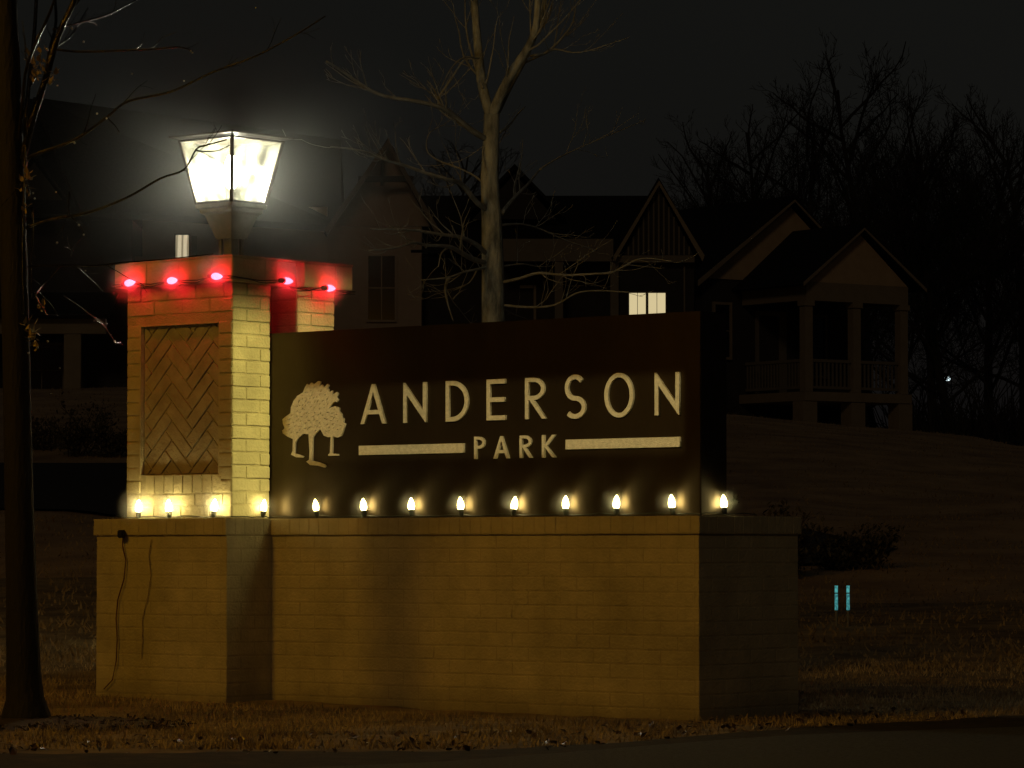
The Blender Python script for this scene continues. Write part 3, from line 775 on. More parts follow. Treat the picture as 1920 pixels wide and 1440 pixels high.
for cx_, cy_, sx, sy, n_ in ((68,125,16,30,40),(95,150,12,14,14),(48,352,10,20,16),(62,632,14,20,34),(45,390,5,10,6),(80,575,8,10,8)):
    for _ in range(n_):
        p = at(rr.gauss(cx_, sx*.6), rr.gauss(cy_, sy*.6), YL-.1+rr.uniform(-.12,.12))
        rot = Matrix.Rotation(rr.random()*6, 4, 'Z') @ Matrix.Rotation(rr.gauss(.9,.5), 4, 'X')
        s = .012+.012*rr.random(); cur = rr.uniform(-.5,.5)
        pr = [(0,0,0),(.55,.5,cur*.3),(.35,1.1,cur*.2),(0,1.9,cur),(-.35,1.1,cur*.2),(-.55,.5,cur*.3)]
        vs = [bm.verts.new(p + (rot @ (Vector(q)*s))) for q in pr]
        bm.faces.new((vs[0],vs[1],vs[2],vs[3])); bm.faces.new((vs[0],vs[3],vs[4],vs[5]))
rel(obj('dead_leaves', bm, M_leaf, LT), tb)
bm = bmesh.new()
def bead(p, r): bmesh.ops.create_icosphere(bm, subdivisions=1, radius=r, matrix=Matrix.Translation(p))  # bright metal beads added as the wet twigs' highlights
for px, py, dd in ((358,96,-.6),(361,99,-.6),(480,14,.3),(240,8,.5),(135,52,.1),(88,92,-.1),(157,78,-.2),(108,160,0),(248,138,-.6),(345,152,-.65),(200,222,-.7),(140,268,-.5),(182,213,-.6),(107,455,.1),(105,360,0),(62,362,.1),(65,372,.1),(157,440,-.4),(148,422,-.4),(160,508,.1),(72,572,.2),(78,583,.2),(66,640,-.1),(70,652,-.1),(90,640,-.1),(53,662,-.1),(176,602,.3),(208,628,.3),(215,640,.3),(112,690,.1),(50,700,.1),(96,738,.1)):
    bead(at(px, py, YL+dd), rr.uniform(.0035,.0065))
rel(obj('glint_beads', bm, mat('wet_glint', (.8,.8,.75), .35, metal=.9), LT, True), tb)['kind'] = 'stuff'
# mulch ring
mc = Vector((tb.x+.12, YL-.05, ground(tb.x, YL)))
bm = bmesh.new(); rings = []
cen = bm.verts.new((mc.x, mc.y, mc.z+.035))
for rad_, hz in ((.18,.030),(.33,.018),(.47,.002)):
    rings.append([bm.verts.new((mc.x+rad_*1.25*(1+.12*math.sin(k*1.7))*math.cos(k*PI/12), mc.y+rad_*(1+.1*math.sin(k*2.3))*math.sin(k*PI/12), mc.z+hz+(.008*rr.random() if rad_ < .45 else 0))) for k in range(24)])
for k in range(24):
    bm.faces.new((cen, rings[0][k], rings[0][(k+1)%24]))
    for a, b in ((0,1),(1,2)): bm.faces.new((rings[a][k], rings[b][k], rings[b][(k+1)%24], rings[a][(k+1)%24]))
for _ in range(420):
    a = rr.random()*2*PI; r_ = .5*math.sqrt(rr.random())
    p = Vector((mc.x+r_*1.3*math.cos(a), mc.y+r_*math.sin(a), mc.z+.030*(1-r_/.5)+.008))
    Mx = Matrix.Translation(p) @ Matrix.Rotation(rr.random()*6, 4, 'Z') @ Matrix.Rotation(rr.gauss(0,.4), 4, 'Y')
    l_ = rr.uniform(.008,.03); w2 = rr.uniform(.003,.008); box(bm, -l_, l_, -w2, w2, -.003, .003, Mx)
tag(obj('mulch', bm, M_mulch), 'dark wood mulch around the foot of the left tree', 'mulch', kind='stuff')
# leaf litter on the lawn edge
bm = bmesh.new()
for _ in range(260):
    x = rr.uniform(-2.3, 2.2); y = lerp_tab(G_EDGE, x)+rr.uniform(-.25, 1.1)
    s = rr.uniform(.010,.026); rot = Matrix.Rotation(rr.random()*6, 4, 'Z') @ Matrix.Rotation(rr.gauss(0,.5), 4, 'X')
    p = Vector((x, y, ground(x, y)+.014))
    pr = [(0,-1,.1),(.6,-.3,0),(.8,.3,.25),(0,1,.1),(-.7,.3,.3),(-.5,-.4,0)]
    bm.faces.new([bm.verts.new(p+(rot @ (Vector(q)*s))) for q in pr])
tag(obj('leaf_litter', bm, mat('wet_dead_leaf', (.025,.015,.008), .35, col2=(.10,.06,.03), scale=8)), 'scattered dark fallen leaves on the lawn edge', 'leaves', kind='stuff')

# ------------------------------------------------------------------ far trees
def far_tree(px, base_py, Y, H, spread, seed, label):
    rr = random.Random(seed)
    b = at(px, base_py, Y)
    t = empty('winter_tree', b, rr.random()*0, label, 'tree', 'bare winter trees behind the houses')
    bm = bmesh.new()
    n0 = 9; tr = [Vector((0,0,-1.5))]; d = Vector((rr.gauss(0,.06), 0, 1))
    for i in range(n0):
        d = (d+Vector((rr.gauss(0,.07), rr.gauss(0,.07), .15))).normalized(); tr.append(tr[-1]+d*H*.85/n0)
    tube(bm, tr, taper(n0+1, H*.015, H*.003), 6, cap=False)
    obj('trunk', bm, M_far, t, True)
    bm = bmesh.new()
    nb = 20
    for k in range(nb):
        tt = .22+.75*k/nb; i = min(n0-1, int(tt*n0)); p = tr[i].lerp(tr[i+1], tt*n0-i)
        a = k*2.4+rr.random(); el = rr.uniform(.55,1.1)
        dd = Vector((math.cos(a)*math.cos(el), math.sin(a)*math.cos(el), math.sin(el)))
        L_ = H*(.50-.32*tt)*spread*rr.uniform(.8,1.25)
        q = wander(p, dd, L_, 7, .13, .06, rr)
        tube(bm, q, taper(8, H*.0050, H*.0012), 4, cap=False)
        sprout(bm, q, H*.0028, H*.0012, rr, 2, 3.1*14/H, L_*.42, up=.05, ang=.75, minr=H*.00055, sides=3, first=.12)
    obj('branches', bm, M_far, t)
    return t
FT = [(1365,720,128,11.0,.95,'winter tree between the two right-hand houses, its crown just over the roof'),
      (1300,720,138,10.6,.9,'winter tree with its crown over the dormer gable'),
      (1440,720,132,12.6,1.0,'winter tree behind the tan gable wall'),
      (1540,740,125,13.0,1.0,'winter tree behind the ridge of the porch roof'),
      (1625,760,136,15.8,1.0,'tall winter tree rising behind the porch peak'),
      (1690,790,118,11.2,1.05,'winter tree leaning beside the right end of the porch'),
      (1752,800,112,11.8,1.1,'winter tree just right of the porch with crossing limbs'),
      (1800,800,112,12.0,.9,'tall winter tree with the far lamp at its foot'),
      (1860,800,128,13.6,1.0,'winter tree second from the right edge'),
      (1925,800,120,12.8,1.0,'winter tree cut by the right edge'),
      (1225,720,145,8.0,.9,'low winter tree over the long dark roof'),
      (800,700,150,12.5,.9,'faint winter tree left of the pale trunk over the house'),
      (1645,760,104,7.5,.9,'small winter tree seen through the porch opening')]
for i, (px, by, Y, H, sp, lb) in enumerate(FT): far_tree(px, by, Y, H, sp, 100+i, lb)
# undergrowth mass at the foot of the far trees
bm = bmesh.new(); rr = random.Random(77)
for _ in range(1500):
    px = rr.uniform(1690, 2000); Y = rr.uniform(98, 120); p = at(px, 830, Y); p.z -= .6
    h_ = rr.uniform(.5, 2.2)*(1 if rr.random() < .85 else 1.8); q = wander(p, (rr.gauss(0,.5), rr.gauss(0,.3), 1), h_, 4, .2, .1, rr)
    tube(bm, q, taper(5, .03, .012), 3, cap=False)
tag(obj('undergrowth', bm, M_far), 'tangled dark brush below the winter trees', 'brush', kind='stuff')

# ------------------------------------------------------------------ shrubs on the bank
def shrub(px, py, Y, w, h, n, seed, label, name='shrub', stems=16):
    rr = random.Random(seed); b = at(px, py, Y); b.z = ground(b.x, Y)
    s = empty(name, b, 0, label, 'shrub')
    bm = bmesh.new(); tips = []
    for _ in range(stems):
        q = wander((rr.gauss(0,w*.1), rr.gauss(0,w*.1), -.02), (rr.gauss(0,.45)*w/h, rr.gauss(0,.4), 1), h*rr.uniform(.6,1.05), 6, .14, .02, rr)
        tube(bm, q, taper(7, .012, .004), 4, cap=False); tips += q[2:]
        for _k in range(3):
            q2 = wander(q[rr.randint(2,5)], (rr.gauss(0,1), rr.gauss(0,1), .8), h*.3, 4, .2, .05, rr); tube(bm, q2, taper(5,.006,.003), 3, cap=False); tips += q2
    obj('stems', bm, M_shrubstem, s)
    bm = bmesh.new()
    for _ in range(n):
        p = rr.choice(tips)+Vector((rr.gauss(0,.05), rr.gauss(0,.05), rr.gauss(0,.04)))
        l = rr.uniform(.02,.045); rot = Matrix.Rotation(rr.random()*6,4,'Z') @ Matrix.Rotation(rr.gauss(.6,.6),4,'X')
        bm.faces.new([bm.verts.new(p+(rot @ (Vector(q)*l))) for q in ((0,0,0),(.5,.8,.1),(0,1.7,0),(-.5,.8,.1))])
    obj('leaves', bm, M_shrub, s)
shrub(1480, 1010, 33, .55, .62, 1500, 1, 'tall twiggy shrub behind the right end of the base wall')
shrub(1400, 1010, 33, .6, .38, 1200, 2, 'low shrub hidden partly by the right end of the ledge')
shrub(1600, 1010, 34, 1.0, .42, 2600, 3, 'spreading low green shrub on the bank right of the twiggy one')
shrub(140, 850, 52, .9, .85, 1600, 4, 'thin-stemmed shrub below the porch post on the left bank')
shrub(200, 855, 52, .9, .55, 1500, 5, 'rounded shrub on the left bank close to the pillar')
shrub(80, 850, 53, .9, .5, 1200, 6, 'low shrub on the left bank right beside the dark trunk')

# marker stakes; the cyan tape's shine is put in as emission
for i, (px, lb) in enumerate(((1568,'left one of two thin utility stakes with cyan reflective tape on the lawn'),(1590,'right one of two thin utility stakes with cyan reflective tape on the lawn'))):
    Y = 26.0; top = at(px, 1098, Y); b = Vector((top.x, Y, ground(top.x, Y)))
    s = empty('marker_stake', b, 0, lb, 'stake', 'marker stakes on the right lawn')
    H_ = top.z-b.z
    bm = bmesh.new(); tube(bm, [(0,0,-.05),(0,0,H_)], .009, 8); obj('stake', bm, mat('stake_metal', (.16,.16,.14), .6), s)
    bm = bmesh.new(); lathe(bm, [(.0108,H_-.175),(.0112,H_-.172),(.0112,H_-.062),(.0108,H_-.058)], n=12); lathe(bm, [(.0108,H_-.050),(.0112,H_-.048),(.0112,H_-.006),(.012,H_)], n=12)
    obj('reflective_tape', bm, M_cyan, s)
# far lamp between the trees
p = at(1768, 703, 125); g_ = p.z-6
FLm = empty('street_lamp', (p.x, p.y, g_), 0, 'tiny distant lamp glowing white-blue low between the far trees', 'street lamp')
bm = bmesh.new(); tube(bm, [(0,0,0),(0,0,5.9)], .05, 6); obj('pole', bm, M_dark, FLm)
bm = bmesh.new(); lathe(bm, [(.12,5.9),(.24,5.95),(.22,6.03),(.05,6.08)], n=10); obj('lamp_head', bm, M_dark, FLm)
bm = bmesh.new(); lathe(bm, [(.05,5.80),(.13,5.84),(.13,5.90)], n=10, c=(-.06,0,0)); lathe(bm, [(.05,5.80),(.11,5.84),(.11,5.90)], n=10, c=(.16,0,0)); obj('lens', bm, M_far_lamp, FLm)

# ------------------------------------------------------------------ houses
def part(root, name, mat_, *boxes, label=None):
    bm = bmesh.new()
    for b in boxes: box(bm, *b)
    o = obj(name, bm, mat_, root)
    if label: o['label'] = label
    return o
def prism(bm, pts, y0, y1, ax='y'):
    """extrude a polygon given in (x,z) from y0 to y1"""
    f = (lambda p, t: (p[0], t, p[1])) if ax == 'y' else (lambda p, t: (t, p[0], p[1]))
    a = [bm.verts.new(f(p, y0)) for p in pts]; b = [bm.verts.new(f(p, y1)) for p in pts]
    n = len(pts)
    bm.faces.new(a); bm.faces.new(b[::-1])
    for i in range(n): bm.faces.new((a[i], a[(i+1)%n], b[(i+1)%n], b[i]))
def roof_gable(bm, x0, x1, ze, zp, y0, y1, th=.14, xp=None):
    xm = (x0+x1)/2 if xp is None else xp
    prism(bm, [(x0,ze),(xm,zp),(xm,zp+th),(x0-.05,ze+.02)], y0, y1)
    prism(bm, [(xm+.001,zp),(x1,ze),(x1+.05,ze+.02),(xm+.001,zp+th)], y0, y1)
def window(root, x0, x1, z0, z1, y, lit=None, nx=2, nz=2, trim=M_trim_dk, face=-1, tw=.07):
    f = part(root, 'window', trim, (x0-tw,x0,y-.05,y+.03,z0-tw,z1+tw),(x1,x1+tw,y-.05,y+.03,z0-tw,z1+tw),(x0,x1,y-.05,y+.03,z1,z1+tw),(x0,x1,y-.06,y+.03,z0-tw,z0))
    part(f, 'pane', lit or M_glass_dk, (x0,x1,y-.005,y+.02,z0,z1))
    g_ = .012 if lit is None else .006
    bs = [(x0+(x1-x0)*i/nx-g_, x0+(x1-x0)*i/nx+g_, y-.02, y-.006, z0, z1) for i in range(1,nx)]
    bs += [(x0, x1, y-.024, y-.0065, z0+(z1-z0)*i/nz-.012, z0+(z1-z0)*i/nz+.012) for i in range(1,nz)]
    if bs: part(f, 'grille', trim, *bs)
    return f

# house C, right: local x along the gable face (right and away), y back
Y3 = 95.0; a3 = math.radians(35); o3 = at(1518, 800, Y3); zb = o3.z
HC = empty('house', o3, a3, 'house at the far right with a raised gabled corner porch', 'house')
def hz(py, Y=Y3): return at(960, py, Y).z - zb
W3 = 3.3; D3 = 2.7; zf = hz(742); zr = hz(672); zbm0 = hz(563); zbm1 = hz(528); zpk = hz(424)
bx0, bx1, by1 = -1.45, 4.1, D3+6.2
zE = hz(527, 97.5); zP = hz(374, 97.5)
xm3 = 1.45
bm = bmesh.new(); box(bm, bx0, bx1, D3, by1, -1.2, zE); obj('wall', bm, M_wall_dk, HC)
bm = bmesh.new(); prism(bm, [(bx0-.02,zE+.001),(bx1+.02,zE+.001),(xm3,zP-.05)], D3-.03, D3+.1); obj('gable', bm, M_wall_tan, HC)
bm = bmesh.new(); roof_gable(bm, bx0-.40, bx1+.40, zE-.22, zP, D3-.35, by1+.3, xp=xm3); obj('roof', bm, M_roof, HC)
bm = bmesh.new(); prism(bm, [(bx0-.42,zE-.26),(xm3,zP-.04),(xm3,zP+.02),(bx0-.42,zE-.10)], D3-.38, D3-.352); prism(bm, [(xm3+.001,zP-.04),(bx1+.42,zE-.26),(bx1+.42,zE-.10),(xm3+.001,zP+.02)], D3-.38, D3-.352); obj('rake_board', bm, M_trim, HC)
bm = bmesh.new(); prism(bm, [(-.12,zbm1+.001),(W3+.12,zbm1+.001),(W3/2,zpk-.04)], .0, .08); obj('porch_gable', bm, M_wall_tan, HC)
bm = bmesh.new(); roof_gable(bm, -.42, W3+.50, zbm1-.12, zpk, -.3, D3+1.2, xp=W3/2); obj('porch_roof', bm, M_roof, HC)
bm = bmesh.new(); prism(bm, [(-.44,zbm1-.15),(W3/2,zpk-.04),(W3/2,zpk+.02),(-.44,zbm1-.05)], -.325, -.302); prism(bm, [(W3/2+.001,zpk-.04),(W3+.52,zbm1-.15),(W3+.52,zbm1-.05),(W3/2+.001,zpk+.02)], -.325, -.302); obj('rake_board', bm, M_trim, HC)
part(HC, 'porch_beam', M_trim, (-.12,W3+.12,-.02,.2,zbm0,zbm1),(-.12,.10,.201,D3-.04,zbm0+.002,zbm1),(W3-.1,W3+.12,.201,D3-.04,zbm0+.002,zbm1))
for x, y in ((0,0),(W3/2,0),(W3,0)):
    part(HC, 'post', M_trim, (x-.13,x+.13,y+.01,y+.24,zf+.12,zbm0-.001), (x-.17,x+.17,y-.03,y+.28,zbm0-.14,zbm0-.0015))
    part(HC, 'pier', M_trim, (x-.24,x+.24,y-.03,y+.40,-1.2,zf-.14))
part(HC, 'porch_floor', M_trim, (-.2,W3+.2,-.06,D3-.002,zf-.13,zf+.11))
def rail(p, q):
    bm = bmesh.new(); p = Vector(p); q = Vector(q); L_ = (q-p).length; an = math.atan2(q.y-p.y, q.x-p.x)
    Mx = Matrix.Translation(p) @ Matrix.Rotation(an, 4, 'Z')
    box(bm, 0, L_, -.04, .04, zr-zf-.08, zr-zf, Mx); box(bm, 0, L_, -.03, .03, .20, .27, Mx)
    n = int(L_/.125)
    for i in range(n): x = (i+.5)*L_/n; box(bm, x-.022, x+.022, -.018, .018, .271, zr-zf-.081, Mx)
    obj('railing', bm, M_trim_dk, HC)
rail((.14,.12,zf), (W3/2-.14,.12,zf)); rail((W3/2+.14,.12,zf), (W3-.14,.12,zf)); rail((.0,.26,zf), (.0,D3-.05,zf))
window(HC, -1.05, -.55, hz(672,97.5), hz(575,97.5), D3-.02, nx=1, nz=2, trim=M_trim)
window(HC, 1.95, 2.75, zf+.7, hz(590,97.5), D3-.02, nx=1, nz=2)
dr = part(HC, 'door', M_trim_dk, (.35,.45,D3-.06,D3-.001,zf+.11,hz(583,97.5)),(1.15,1.40,D3-.06,D3-.001,zf+.11,hz(583,97.5)),(.451,1.149,D3-.06,D3-.001,hz(583,97.5)-.12,hz(583,97.5)))
part(dr, 'door_leaf', M_wall_dk, (.451,1.149,D3-.03,D3-.0005,zf+.11,hz(583,97.5)-.121))

# house B, middle
Y2 = 88.0; s2 = Y2/FPX
o2 = at(790, 800, Y2); HB = empty('house', o2, 0, 'long dark house in the middle with a board gable and one lit window', 'house')
def bx_(px): return (px-790)*s2
def bz(py): return at(960, py, Y2).z-o2.z
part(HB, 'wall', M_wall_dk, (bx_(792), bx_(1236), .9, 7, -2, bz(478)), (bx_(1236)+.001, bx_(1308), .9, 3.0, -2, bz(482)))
bm = bmesh.new(); prism(bm, [(0,bz(474)),(3.6,bz(346)),(3.6,bz(340)),(-.05,bz(470))], bx_(770), bx_(1238), 'x'); prism(bm, [(3.601,bz(346)),(7.5,bz(470)),(7.5,bz(466)),(3.601,bz(340))], bx_(770), bx_(1238), 'x')
obj('roof', bm, M_roof, HB)
bm = bmesh.new(); roof_gable(bm, bx_(870), bx_(1060), bz(400), bz(308), 1.2, 6.0); obj('roof_gable', bm, M_roof, HB)
bm = bmesh.new(); prism(bm, [(bx_(885),bz(402)),(bx_(1045),bz(402)),(bx_(965),bz(316))], 1.3, 1.4); obj('gable', bm, M_wall_dk, HB)
bm = bmesh.new(); prism(bm, [(bx_(1168),bz(480)),(bx_(1300),bz(480)),(bx_(1235),bz(352))], -.30, -.22); obj('gable', bm, M_wall_dk, HB)
bm = bmesh.new()
for i in range(13):
    px = 1178+i*9.5; tt = 1-abs(px-1235)/66.0
    if tt > .05: box(bm, bx_(px)-.02, bx_(px)+.02, -.335, -.301, bz(480), bz(480)+(bz(352)-bz(480))*tt-.02)
obj('gable_battens', bm, M_trim_dk, HB)
bm = bmesh.new(); roof_gable(bm, bx_(1150), bx_(1318), bz(488), bz(343), -.55, 3.0, th=.08); obj('porch_roof', bm, M_roof, HB)
bm = bmesh.new(); prism(bm, [(bx_(1152),bz(494)),(bx_(1235),bz(352)),(bx_(1235),bz(343)),(bx_(1150),bz(483))], -.60, -.552); prism(bm, [(bx_(1235)+.001,bz(352)),(bx_(1316),bz(494)),(bx_(1320),bz(483)),(bx_(1235)+.001,bz(343))], -.60, -.552); obj('rake_board', bm, M_trim, HB)
part(HB, 'porch_beam', M_trim_dk, (bx_(940), bx_(1150), -.35, -.1, bz(492), bz(450)), (bx_(1151), bx_(1302), -.36, -.1, bz(494), bz(481)))
for px in (1048, 1152): part(HB, 'post', M_trim_dk, (bx_(px)-.10, bx_(px)+.10, -.33, -.12, -2, bz(493)))
part(HB, 'door_frame', M_trim, (bx_(1001), bx_(1006), .80, .898, -2, bz(530)), (bx_(975), bx_(1000), .80, .898, bz(536), bz(530)))
wz0, wz1 = bz(588), bz(550)
w_ = window(HB, bx_(1180), bx_(1211), bz(600), wz1, -.10, lit=M_blind, nx=2, nz=1, tw=.03); window(HB, bx_(1216), bx_(1248), bz(600), wz1, -.10, lit=M_blind, nx=2, nz=1, tw=.03)
part(HB, 'bay_wall', M_wall_dk, (bx_(1160), bx_(1302), -.08, .89, -2, bz(496)))
part(HB, 'downspout', M_trim_dk, (bx_(1282), bx_(1285), -.16, -.09, bz(600), bz(500)))

# house A, left of middle: tall narrow gable + long wing
Y1 = 88.0; s1 = Y1/FPX; o1 = at(790, 780, Y1)
HA = empty('house', o1, 0, 'reddish house behind the pillar with a steep tall gable and a small lit window', 'house')
def ax_(px): return (px-790)*s1
def az(py): return at(960, py, Y1).z-o1.z
part(HA, 'wall', M_wall_red, (ax_(612), ax_(790), 0, 7, -2, az(425)))
bm = bmesh.new(); prism(bm, [(ax_(622),az(424)),(ax_(806),az(424)),(ax_(728),az(276))], -.02, .1); obj('gable', bm, M_wall_red, HA)
bm = bmesh.new(); roof_gable(bm, ax_(612), ax_(822), az(442), az(268), -.5, 7.2, th=.07, xp=ax_(728)); obj('roof', bm, M_roof, HA)
bm = bmesh.new(); prism(bm, [(ax_(614),az(444)),(ax_(728),az(280)),(ax_(728),az(266)),(ax_(610),az(434))], -.56, -.502); prism(bm, [(ax_(728)+.001,az(280)),(ax_(820),az(446)),(ax_(824),az(434)),(ax_(728)+.001,az(266))], -.56, -.502); obj('rake_board', bm, mat('grey_trim', (.14,.12,.10), .8), HA)
part(HA, 'gable_truss', M_wall_dk, (ax_(672), ax_(776), -.52, -.46, az(345), az(334)), (ax_(714), ax_(720), -.53, -.46, az(352), az(300)))
part(HA, 'wing_wall', M_wall_red, (ax_(150), ax_(611), .5, 7, -2, az(478)), (ax_(262), ax_(611), .42, .499, -2, az(385)))
def slope_roof(root, o, q, back):
    """one long roof: front slope through four points, back slope behind the ridge"""
    bm = bmesh.new(); P = [Vector(p)-o for p in q]; B = [P[0]+Vector(back), P[1]+Vector(back)]; dn = Vector((0,0,-.16))
    for a in ((P[0],P[1],P[2],P[3]), (P[1],P[0],B[0],B[1])):
        t_ = [bm.verts.new(v) for v in a]; b_ = [bm.verts.new(v+dn) for v in a]
        bm.faces.new(t_); bm.faces.new(b_[::-1])
        for k in range(4): bm.faces.new((t_[k], t_[(k+1)%4], b_[(k+1)%4], b_[k]))
    obj('wing_roof', bm, M_roof, root)
slope_roof(HA, o1, [at(62,182,86.5), at(640,262,94.5), at(640,424,88.25), at(150,392,84.5)], (0,5,-3.2))
window(HA, ax_(325), ax_(350), az(500), az(438), .40, lit=M_blind2, nx=1, nz=1, trim=M_trim_dk, tw=.03)
part(HA, 'shutter', M_trim_dk, (ax_(355), ax_(366), .36, .415, az(500), az(440)))
window(HA, ax_(690), ax_(740), az(600), az(480), -.01, nx=2, nz=2, trim=M_wall_red, tw=.05)

# house D, far left
Y0 = 86.0; s0 = Y0/FPX; o0 = at(0, 745, Y0)
HD = empty('house', o0, 0, 'dark house at the far left with a plain porch on square posts', 'house')
def dx_(px): return px*s0
def dz_(py): return at(960, py, Y0).z-o0.z
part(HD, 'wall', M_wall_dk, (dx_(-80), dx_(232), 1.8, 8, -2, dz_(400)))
slope_roof(HD, o0, [at(-160,172,90.0), at(70,186,90.0), at(200,392,86.8), at(-160,380,86.8)], (0,4,-2.8))
bm = bmesh.new(); prism(bm, [(dx_(-30),dz_(400)),(dx_(130),dz_(400)),(dx_(50),dz_(296))], 1.0, 1.1); obj('gable', bm, M_wall_dk, HD)
bm = bmesh.new(); roof_gable(bm, dx_(-45), dx_(145), dz_(412), dz_(286), .8, 4.4, th=.08); obj('gable_roof', bm, M_roof, HD)
part(HD, 'porch_beam', M_trim, (dx_(-60), dx_(198), -.1, .15, dz_(626), dz_(598)))
bm = bmesh.new(); prism(bm, [(-.35,dz_(598)),(1.79,dz_(545)),(1.79,dz_(538)),(-.40,dz_(592))], dx_(-70), dx_(206), 'x'); obj('porch_roof', bm, M_roof, HD)
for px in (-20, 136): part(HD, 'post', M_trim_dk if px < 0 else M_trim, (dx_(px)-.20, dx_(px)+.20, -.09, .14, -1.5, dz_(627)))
window(HD, dx_(20), dx_(100), dz_(735), dz_(640), 1.78, nx=2, nz=2, trim=M_trim_dk)

# ------------------------------------------------------------------ scattering balls added as glare round the lamps
def glare_mat(name, dens, rad, power, aniso, hollow=0):
    m, t, out = nt(name); N = t.nodes.new; L = t.links.new
    vs = N('ShaderNodeVolumeScatter'); vs.inputs['Anisotropy'].default_value = aniso; vs.inputs['Color'].default_value = (.96,1,1,1)
    tc = N('ShaderNodeTexCoord'); ln = N('ShaderNodeVectorMath'); ln.operation = 'LENGTH'; L(tc.outputs['Object'], ln.inputs[0])
    mr = N('ShaderNodeMapRange'); mr.inputs['From Min'].default_value = 0; mr.inputs['From Max'].default_value = rad
    mr.inputs['To Min'].default_value = 1; mr.inputs['To Max'].default_value = 0; L(ln.outputs['Value'], mr.inputs[0])
    pw = N('ShaderNodeMath'); pw.operation = 'POWER'; pw.inputs[1].default_value = power; L(mr.outputs[0], pw.inputs[0])
    mu = N('ShaderNodeMath'); mu.operation = 'MULTIPLY'; mu.inputs[1].default_value = dens; L(pw.outputs[0], mu.inputs[0])
    if hollow:
        hm = N('ShaderNodeMapRange'); hm.interpolation_type = 'SMOOTHSTEP'; hm.inputs['From Min'].default_value = hollow; hm.inputs['From Max'].default_value = hollow*1.6
        L(ln.outputs['Value'], hm.inputs[0]); m2 = N('ShaderNodeMath'); m2.operation = 'MULTIPLY'; L(mu.outputs[0], m2.inputs[0]); L(hm.outputs[0], m2.inputs[1]); mu = m2
    L(mu.outputs[0], vs.inputs['Density']); L(vs.outputs[0], out.inputs['Volume'])
    return m
def glare_ball(r, m):
    bm = bmesh.new(); bmesh.ops.create_icosphere(bm, subdivisions=3, radius=r)
    me = bpy.data.meshes.new('glare'); bm.to_mesh(me); bm.free(); me.materials.append(m); return me
def glare_at(me, loc, label):
    o = link(bpy.data.objects.new('glare', me)); o.location = loc; tag(o, label, 'glare', kind='structure')
glare_at(glare_ball(1.7, glare_mat('glare', .30, 1.9, 5.0, .3, .15)), (LC.x, LC.y, LC.z+.48), 'scattering ball added as the glare round the lantern')
MR = glare_ball(.17, glare_mat('red_glare', 13.0, .15, 2.5, .2)); MF = glare_ball(.14, glare_mat('hot_glare', 7.0, .14, 2.2, .2)); MW = glare_ball(.10, glare_mat('warm_glare', 3.0, .10, 1.8, .2))
for x, y, z, s in rb: glare_at(MR, mon(x, y, z), 'added red glare round a bulb under the cap')
for x, y, k in wb: glare_at(MF if k and y < -.1 else MW, mon(x, y, 1.02), 'added glare round a warm bulb on the ledge')

# ------------------------------------------------------------------ light
def rgb(o, c): o.data.color = c
def lamp(name, typ, loc, target, power, col, size):
    L_ = bpy.data.lights.new(name, typ); o = link(bpy.data.objects.new(name, L_)); o.location = loc
    L_.energy = power; L_.color = col
    if typ != 'SUN': L_.shadow_soft_size = size
    o.rotation_euler = (Vector(target)-Vector(loc)).to_track_quat('-Z', 'Y').to_euler()
    return o
def barn(o, pts, soft, spread=60):
    """barn doors: four flaps, one plane through the lamp and each edge of the lit rectangle (soft in metres)"""
    bpy.context.view_layer.update()
    inv = o.matrix_world.inverted(); q = [inv @ p for p in pts]; cen = sum(q, Vector())/4
    o.data.spot_size = math.radians(spread); o.data.spot_blend = .0
    o.data.use_nodes = True; t = o.data.node_tree; N = t.nodes.new; L = t.links.new
    em = t.nodes.get('Emission') or N('ShaderNodeEmission')
    tc = N('ShaderNodeTexCoord'); sp = N('ShaderNodeSeparateXYZ'); L(tc.outputs['Normal'], sp.inputs[0])
    ab = N('ShaderNodeMath'); ab.operation = 'ABSOLUTE'; L(sp.outputs[2], ab.inputs[0])
    ng = N('ShaderNodeMath'); ng.operation = 'MULTIPLY'; ng.inputs[1].default_value = -1; L(ab.outputs[0], ng.inputs[0])
    cb = N('ShaderNodeCombineXYZ'); L(sp.outputs[0], cb.inputs[0]); L(sp.outputs[1], cb.inputs[1]); L(ng.outputs[0], cb.inputs[2])
    res = None; dist = cen.length
    for k in range(4):
        n = q[k].cross(q[(k+1)%4]).normalized()
        if n.dot(cen) < 0: n = -n
        d = N('ShaderNodeVectorMath'); d.operation = 'DOT_PRODUCT'; L(cb.outputs[0], d.inputs[0]); d.inputs[1].default_value = n
        w_ = max(soft[k], .002)/dist
        mr = N('ShaderNodeMapRange'); mr.interpolation_type = 'SMOOTHSTEP'
        mr.inputs['From Min'].default_value = 0; mr.inputs['From Max'].default_value = w_
        L(d.outputs['Value'], mr.inputs[0])
        if res is None: res = mr.outputs[0]
        else:
            mu = N('ShaderNodeMath'); mu.operation = 'MULTIPLY'; L(res, mu.inputs[0]); L(mr.outputs[0], mu.inputs[1]); res = mu.outputs[0]
    L(res, em.inputs['Strength'])
# sodium street lamp, out of frame to the left front
sl = mon(-3.2, -9.0, 7.0)
lamp('sodium_street_light', 'POINT', sl, mon(-1.5,0,.5), 640, (1,.465,.016), .62)
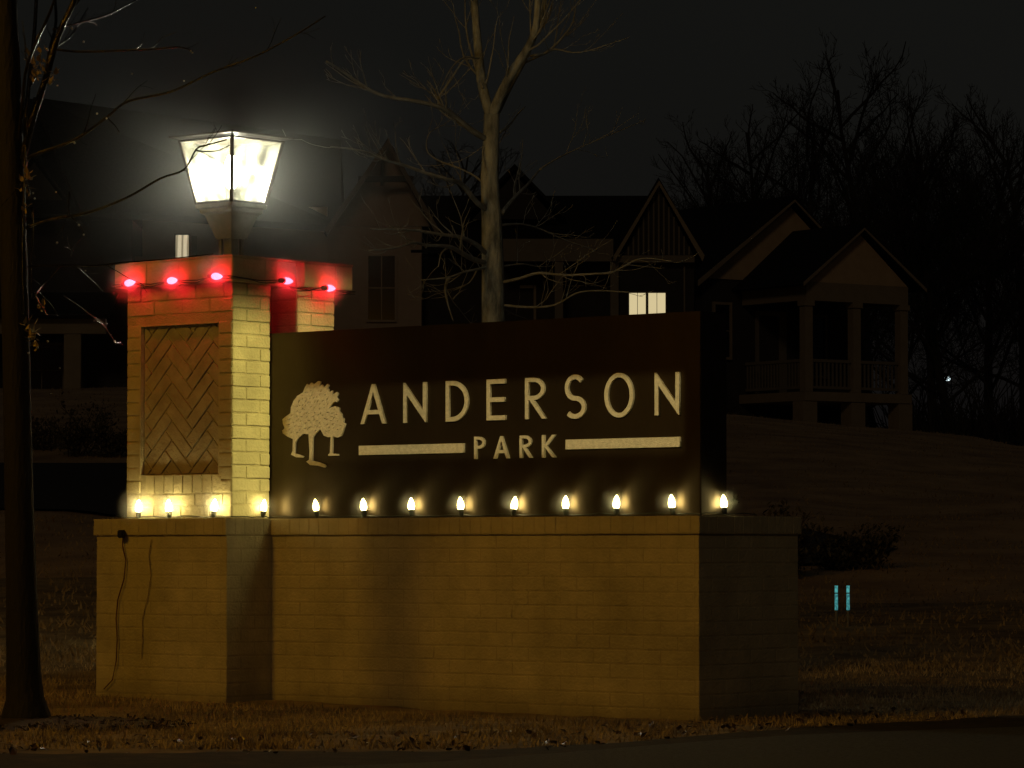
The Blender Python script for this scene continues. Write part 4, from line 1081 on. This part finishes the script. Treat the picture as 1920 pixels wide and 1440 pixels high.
# unseen spots added and masked to brighten only the pillar's right side
fl = mon(.55, -1.0, 3.7)
A = lamp('pillar_fill_spot', 'SPOT', fl, mon(-2.83,-.1,1.5), 760, (1,.84,.27), .012)
barn(A, [mon(-2.826,-.228,.964), mon(-2.826,.055,.964), mon(-2.826,.055,2.17), mon(-2.826,-.228,2.17)], (.004,.0,.30,.0), 80)
A2 = lamp('pillar_fill_spot', 'SPOT', fl+Vector((0,0,.02)), mon(-2.83,.4,2.0), 560, (1,.80,.30), .012)
barn(A2, [mon(-2.826,.256,1.86), mon(-2.826,.66,1.86), mon(-2.826,.66,2.30), mon(-2.826,.256,2.30)], (.0,.0,.35,.0), 80)
# unseen spot added to brighten the lettering, masked to that band
fb = mon(2.2, -6.2, 4.6)
B = lamp('letter_fill_spot', 'SPOT', fb, mon(-1.45,.05,1.44), 1080, (1,.84,.44), .02)
barn(B, [mon(-2.72,.05,1.24), mon(-.12,.05,1.24), mon(-.12,.05,1.66), mon(-2.72,.05,1.66)], (.03,.01,.05,.03), 80)
# faint far street glow
el, az_ = math.radians(26), math.radians(-8)
sdir = Vector((math.sin(az_)*math.cos(el), -math.cos(az_)*math.cos(el), math.sin(el)))
S = lamp('town_glow', 'SUN', sdir*30, (0,0,0), .070, (1,.66,.36), 0); S.data.angle = math.radians(8)

w = bpy.data.worlds.new('World'); sc.world = w; w.use_nodes = True
t = w.node_tree; t.nodes.clear(); N = t.nodes.new; L = t.links.new
out = N('ShaderNodeOutputWorld')
sky = N('ShaderNodeTexSky'); sky.sky_type = 'NISHITA'; sky.sun_disc = False; sky.sun_elevation = math.radians(1); sky.sun_rotation = math.radians(180)
b1 = N('ShaderNodeBackground'); b1.inputs[1].default_value = .0008; L(sky.outputs[0], b1.inputs[0])
tc = N('ShaderNodeTexCoord'); sp = N('ShaderNodeSeparateXYZ'); L(tc.outputs['Generated'], sp.inputs[0])
cr = N('ShaderNodeValToRGB'); cr.color_ramp.elements[0].position = .0; cr.color_ramp.elements[0].color = (.0036,.0038,.0045,1)
cr.color_ramp.elements[1].position = .16; cr.color_ramp.elements[1].color = (.0055,.0056,.0052,1)
L(sp.outputs[2], cr.inputs[0])
nz = N('ShaderNodeTexNoise'); nz.inputs['Scale'].default_value = 5; L(tc.outputs['Generated'], nz.inputs['Vector'])
mr = N('ShaderNodeMapRange'); mr.inputs['To Min'].default_value = .7; mr.inputs['To Max'].default_value = 1.1; L(nz.outputs['Fac'], mr.inputs[0])
b2 = N('ShaderNodeBackground'); L(cr.outputs[0], b2.inputs[0]); L(mr.outputs[0], b2.inputs[1])
ad = N('ShaderNodeAddShader'); L(b1.outputs[0], ad.inputs[0]); L(b2.outputs[0], ad.inputs[1]); L(ad.outputs[0], out.inputs[0])

# ------------------------------------------------------------------ camera
cam = bpy.data.cameras.new('camera'); co = link(bpy.data.objects.new('camera', cam))
cam.sensor_width = 36; cam.lens = 36*FPX/1920; cam.clip_start = .1; cam.clip_end = 2000
co.location = (0,0,ZC); co.rotation_euler = (PI/2+PITCH, 0, 0); sc.camera = co
sc.view_settings.view_transform = 'Standard'; sc.view_settings.look = 'None'; sc.view_settings.exposure = 0
sc.cycles.use_denoising = True
sc.cycles.max_bounces = 5; sc.cycles.volume_bounces = 0; sc.cycles.transparent_max_bounces = 16
sc.cycles.sample_clamp_indirect = 3
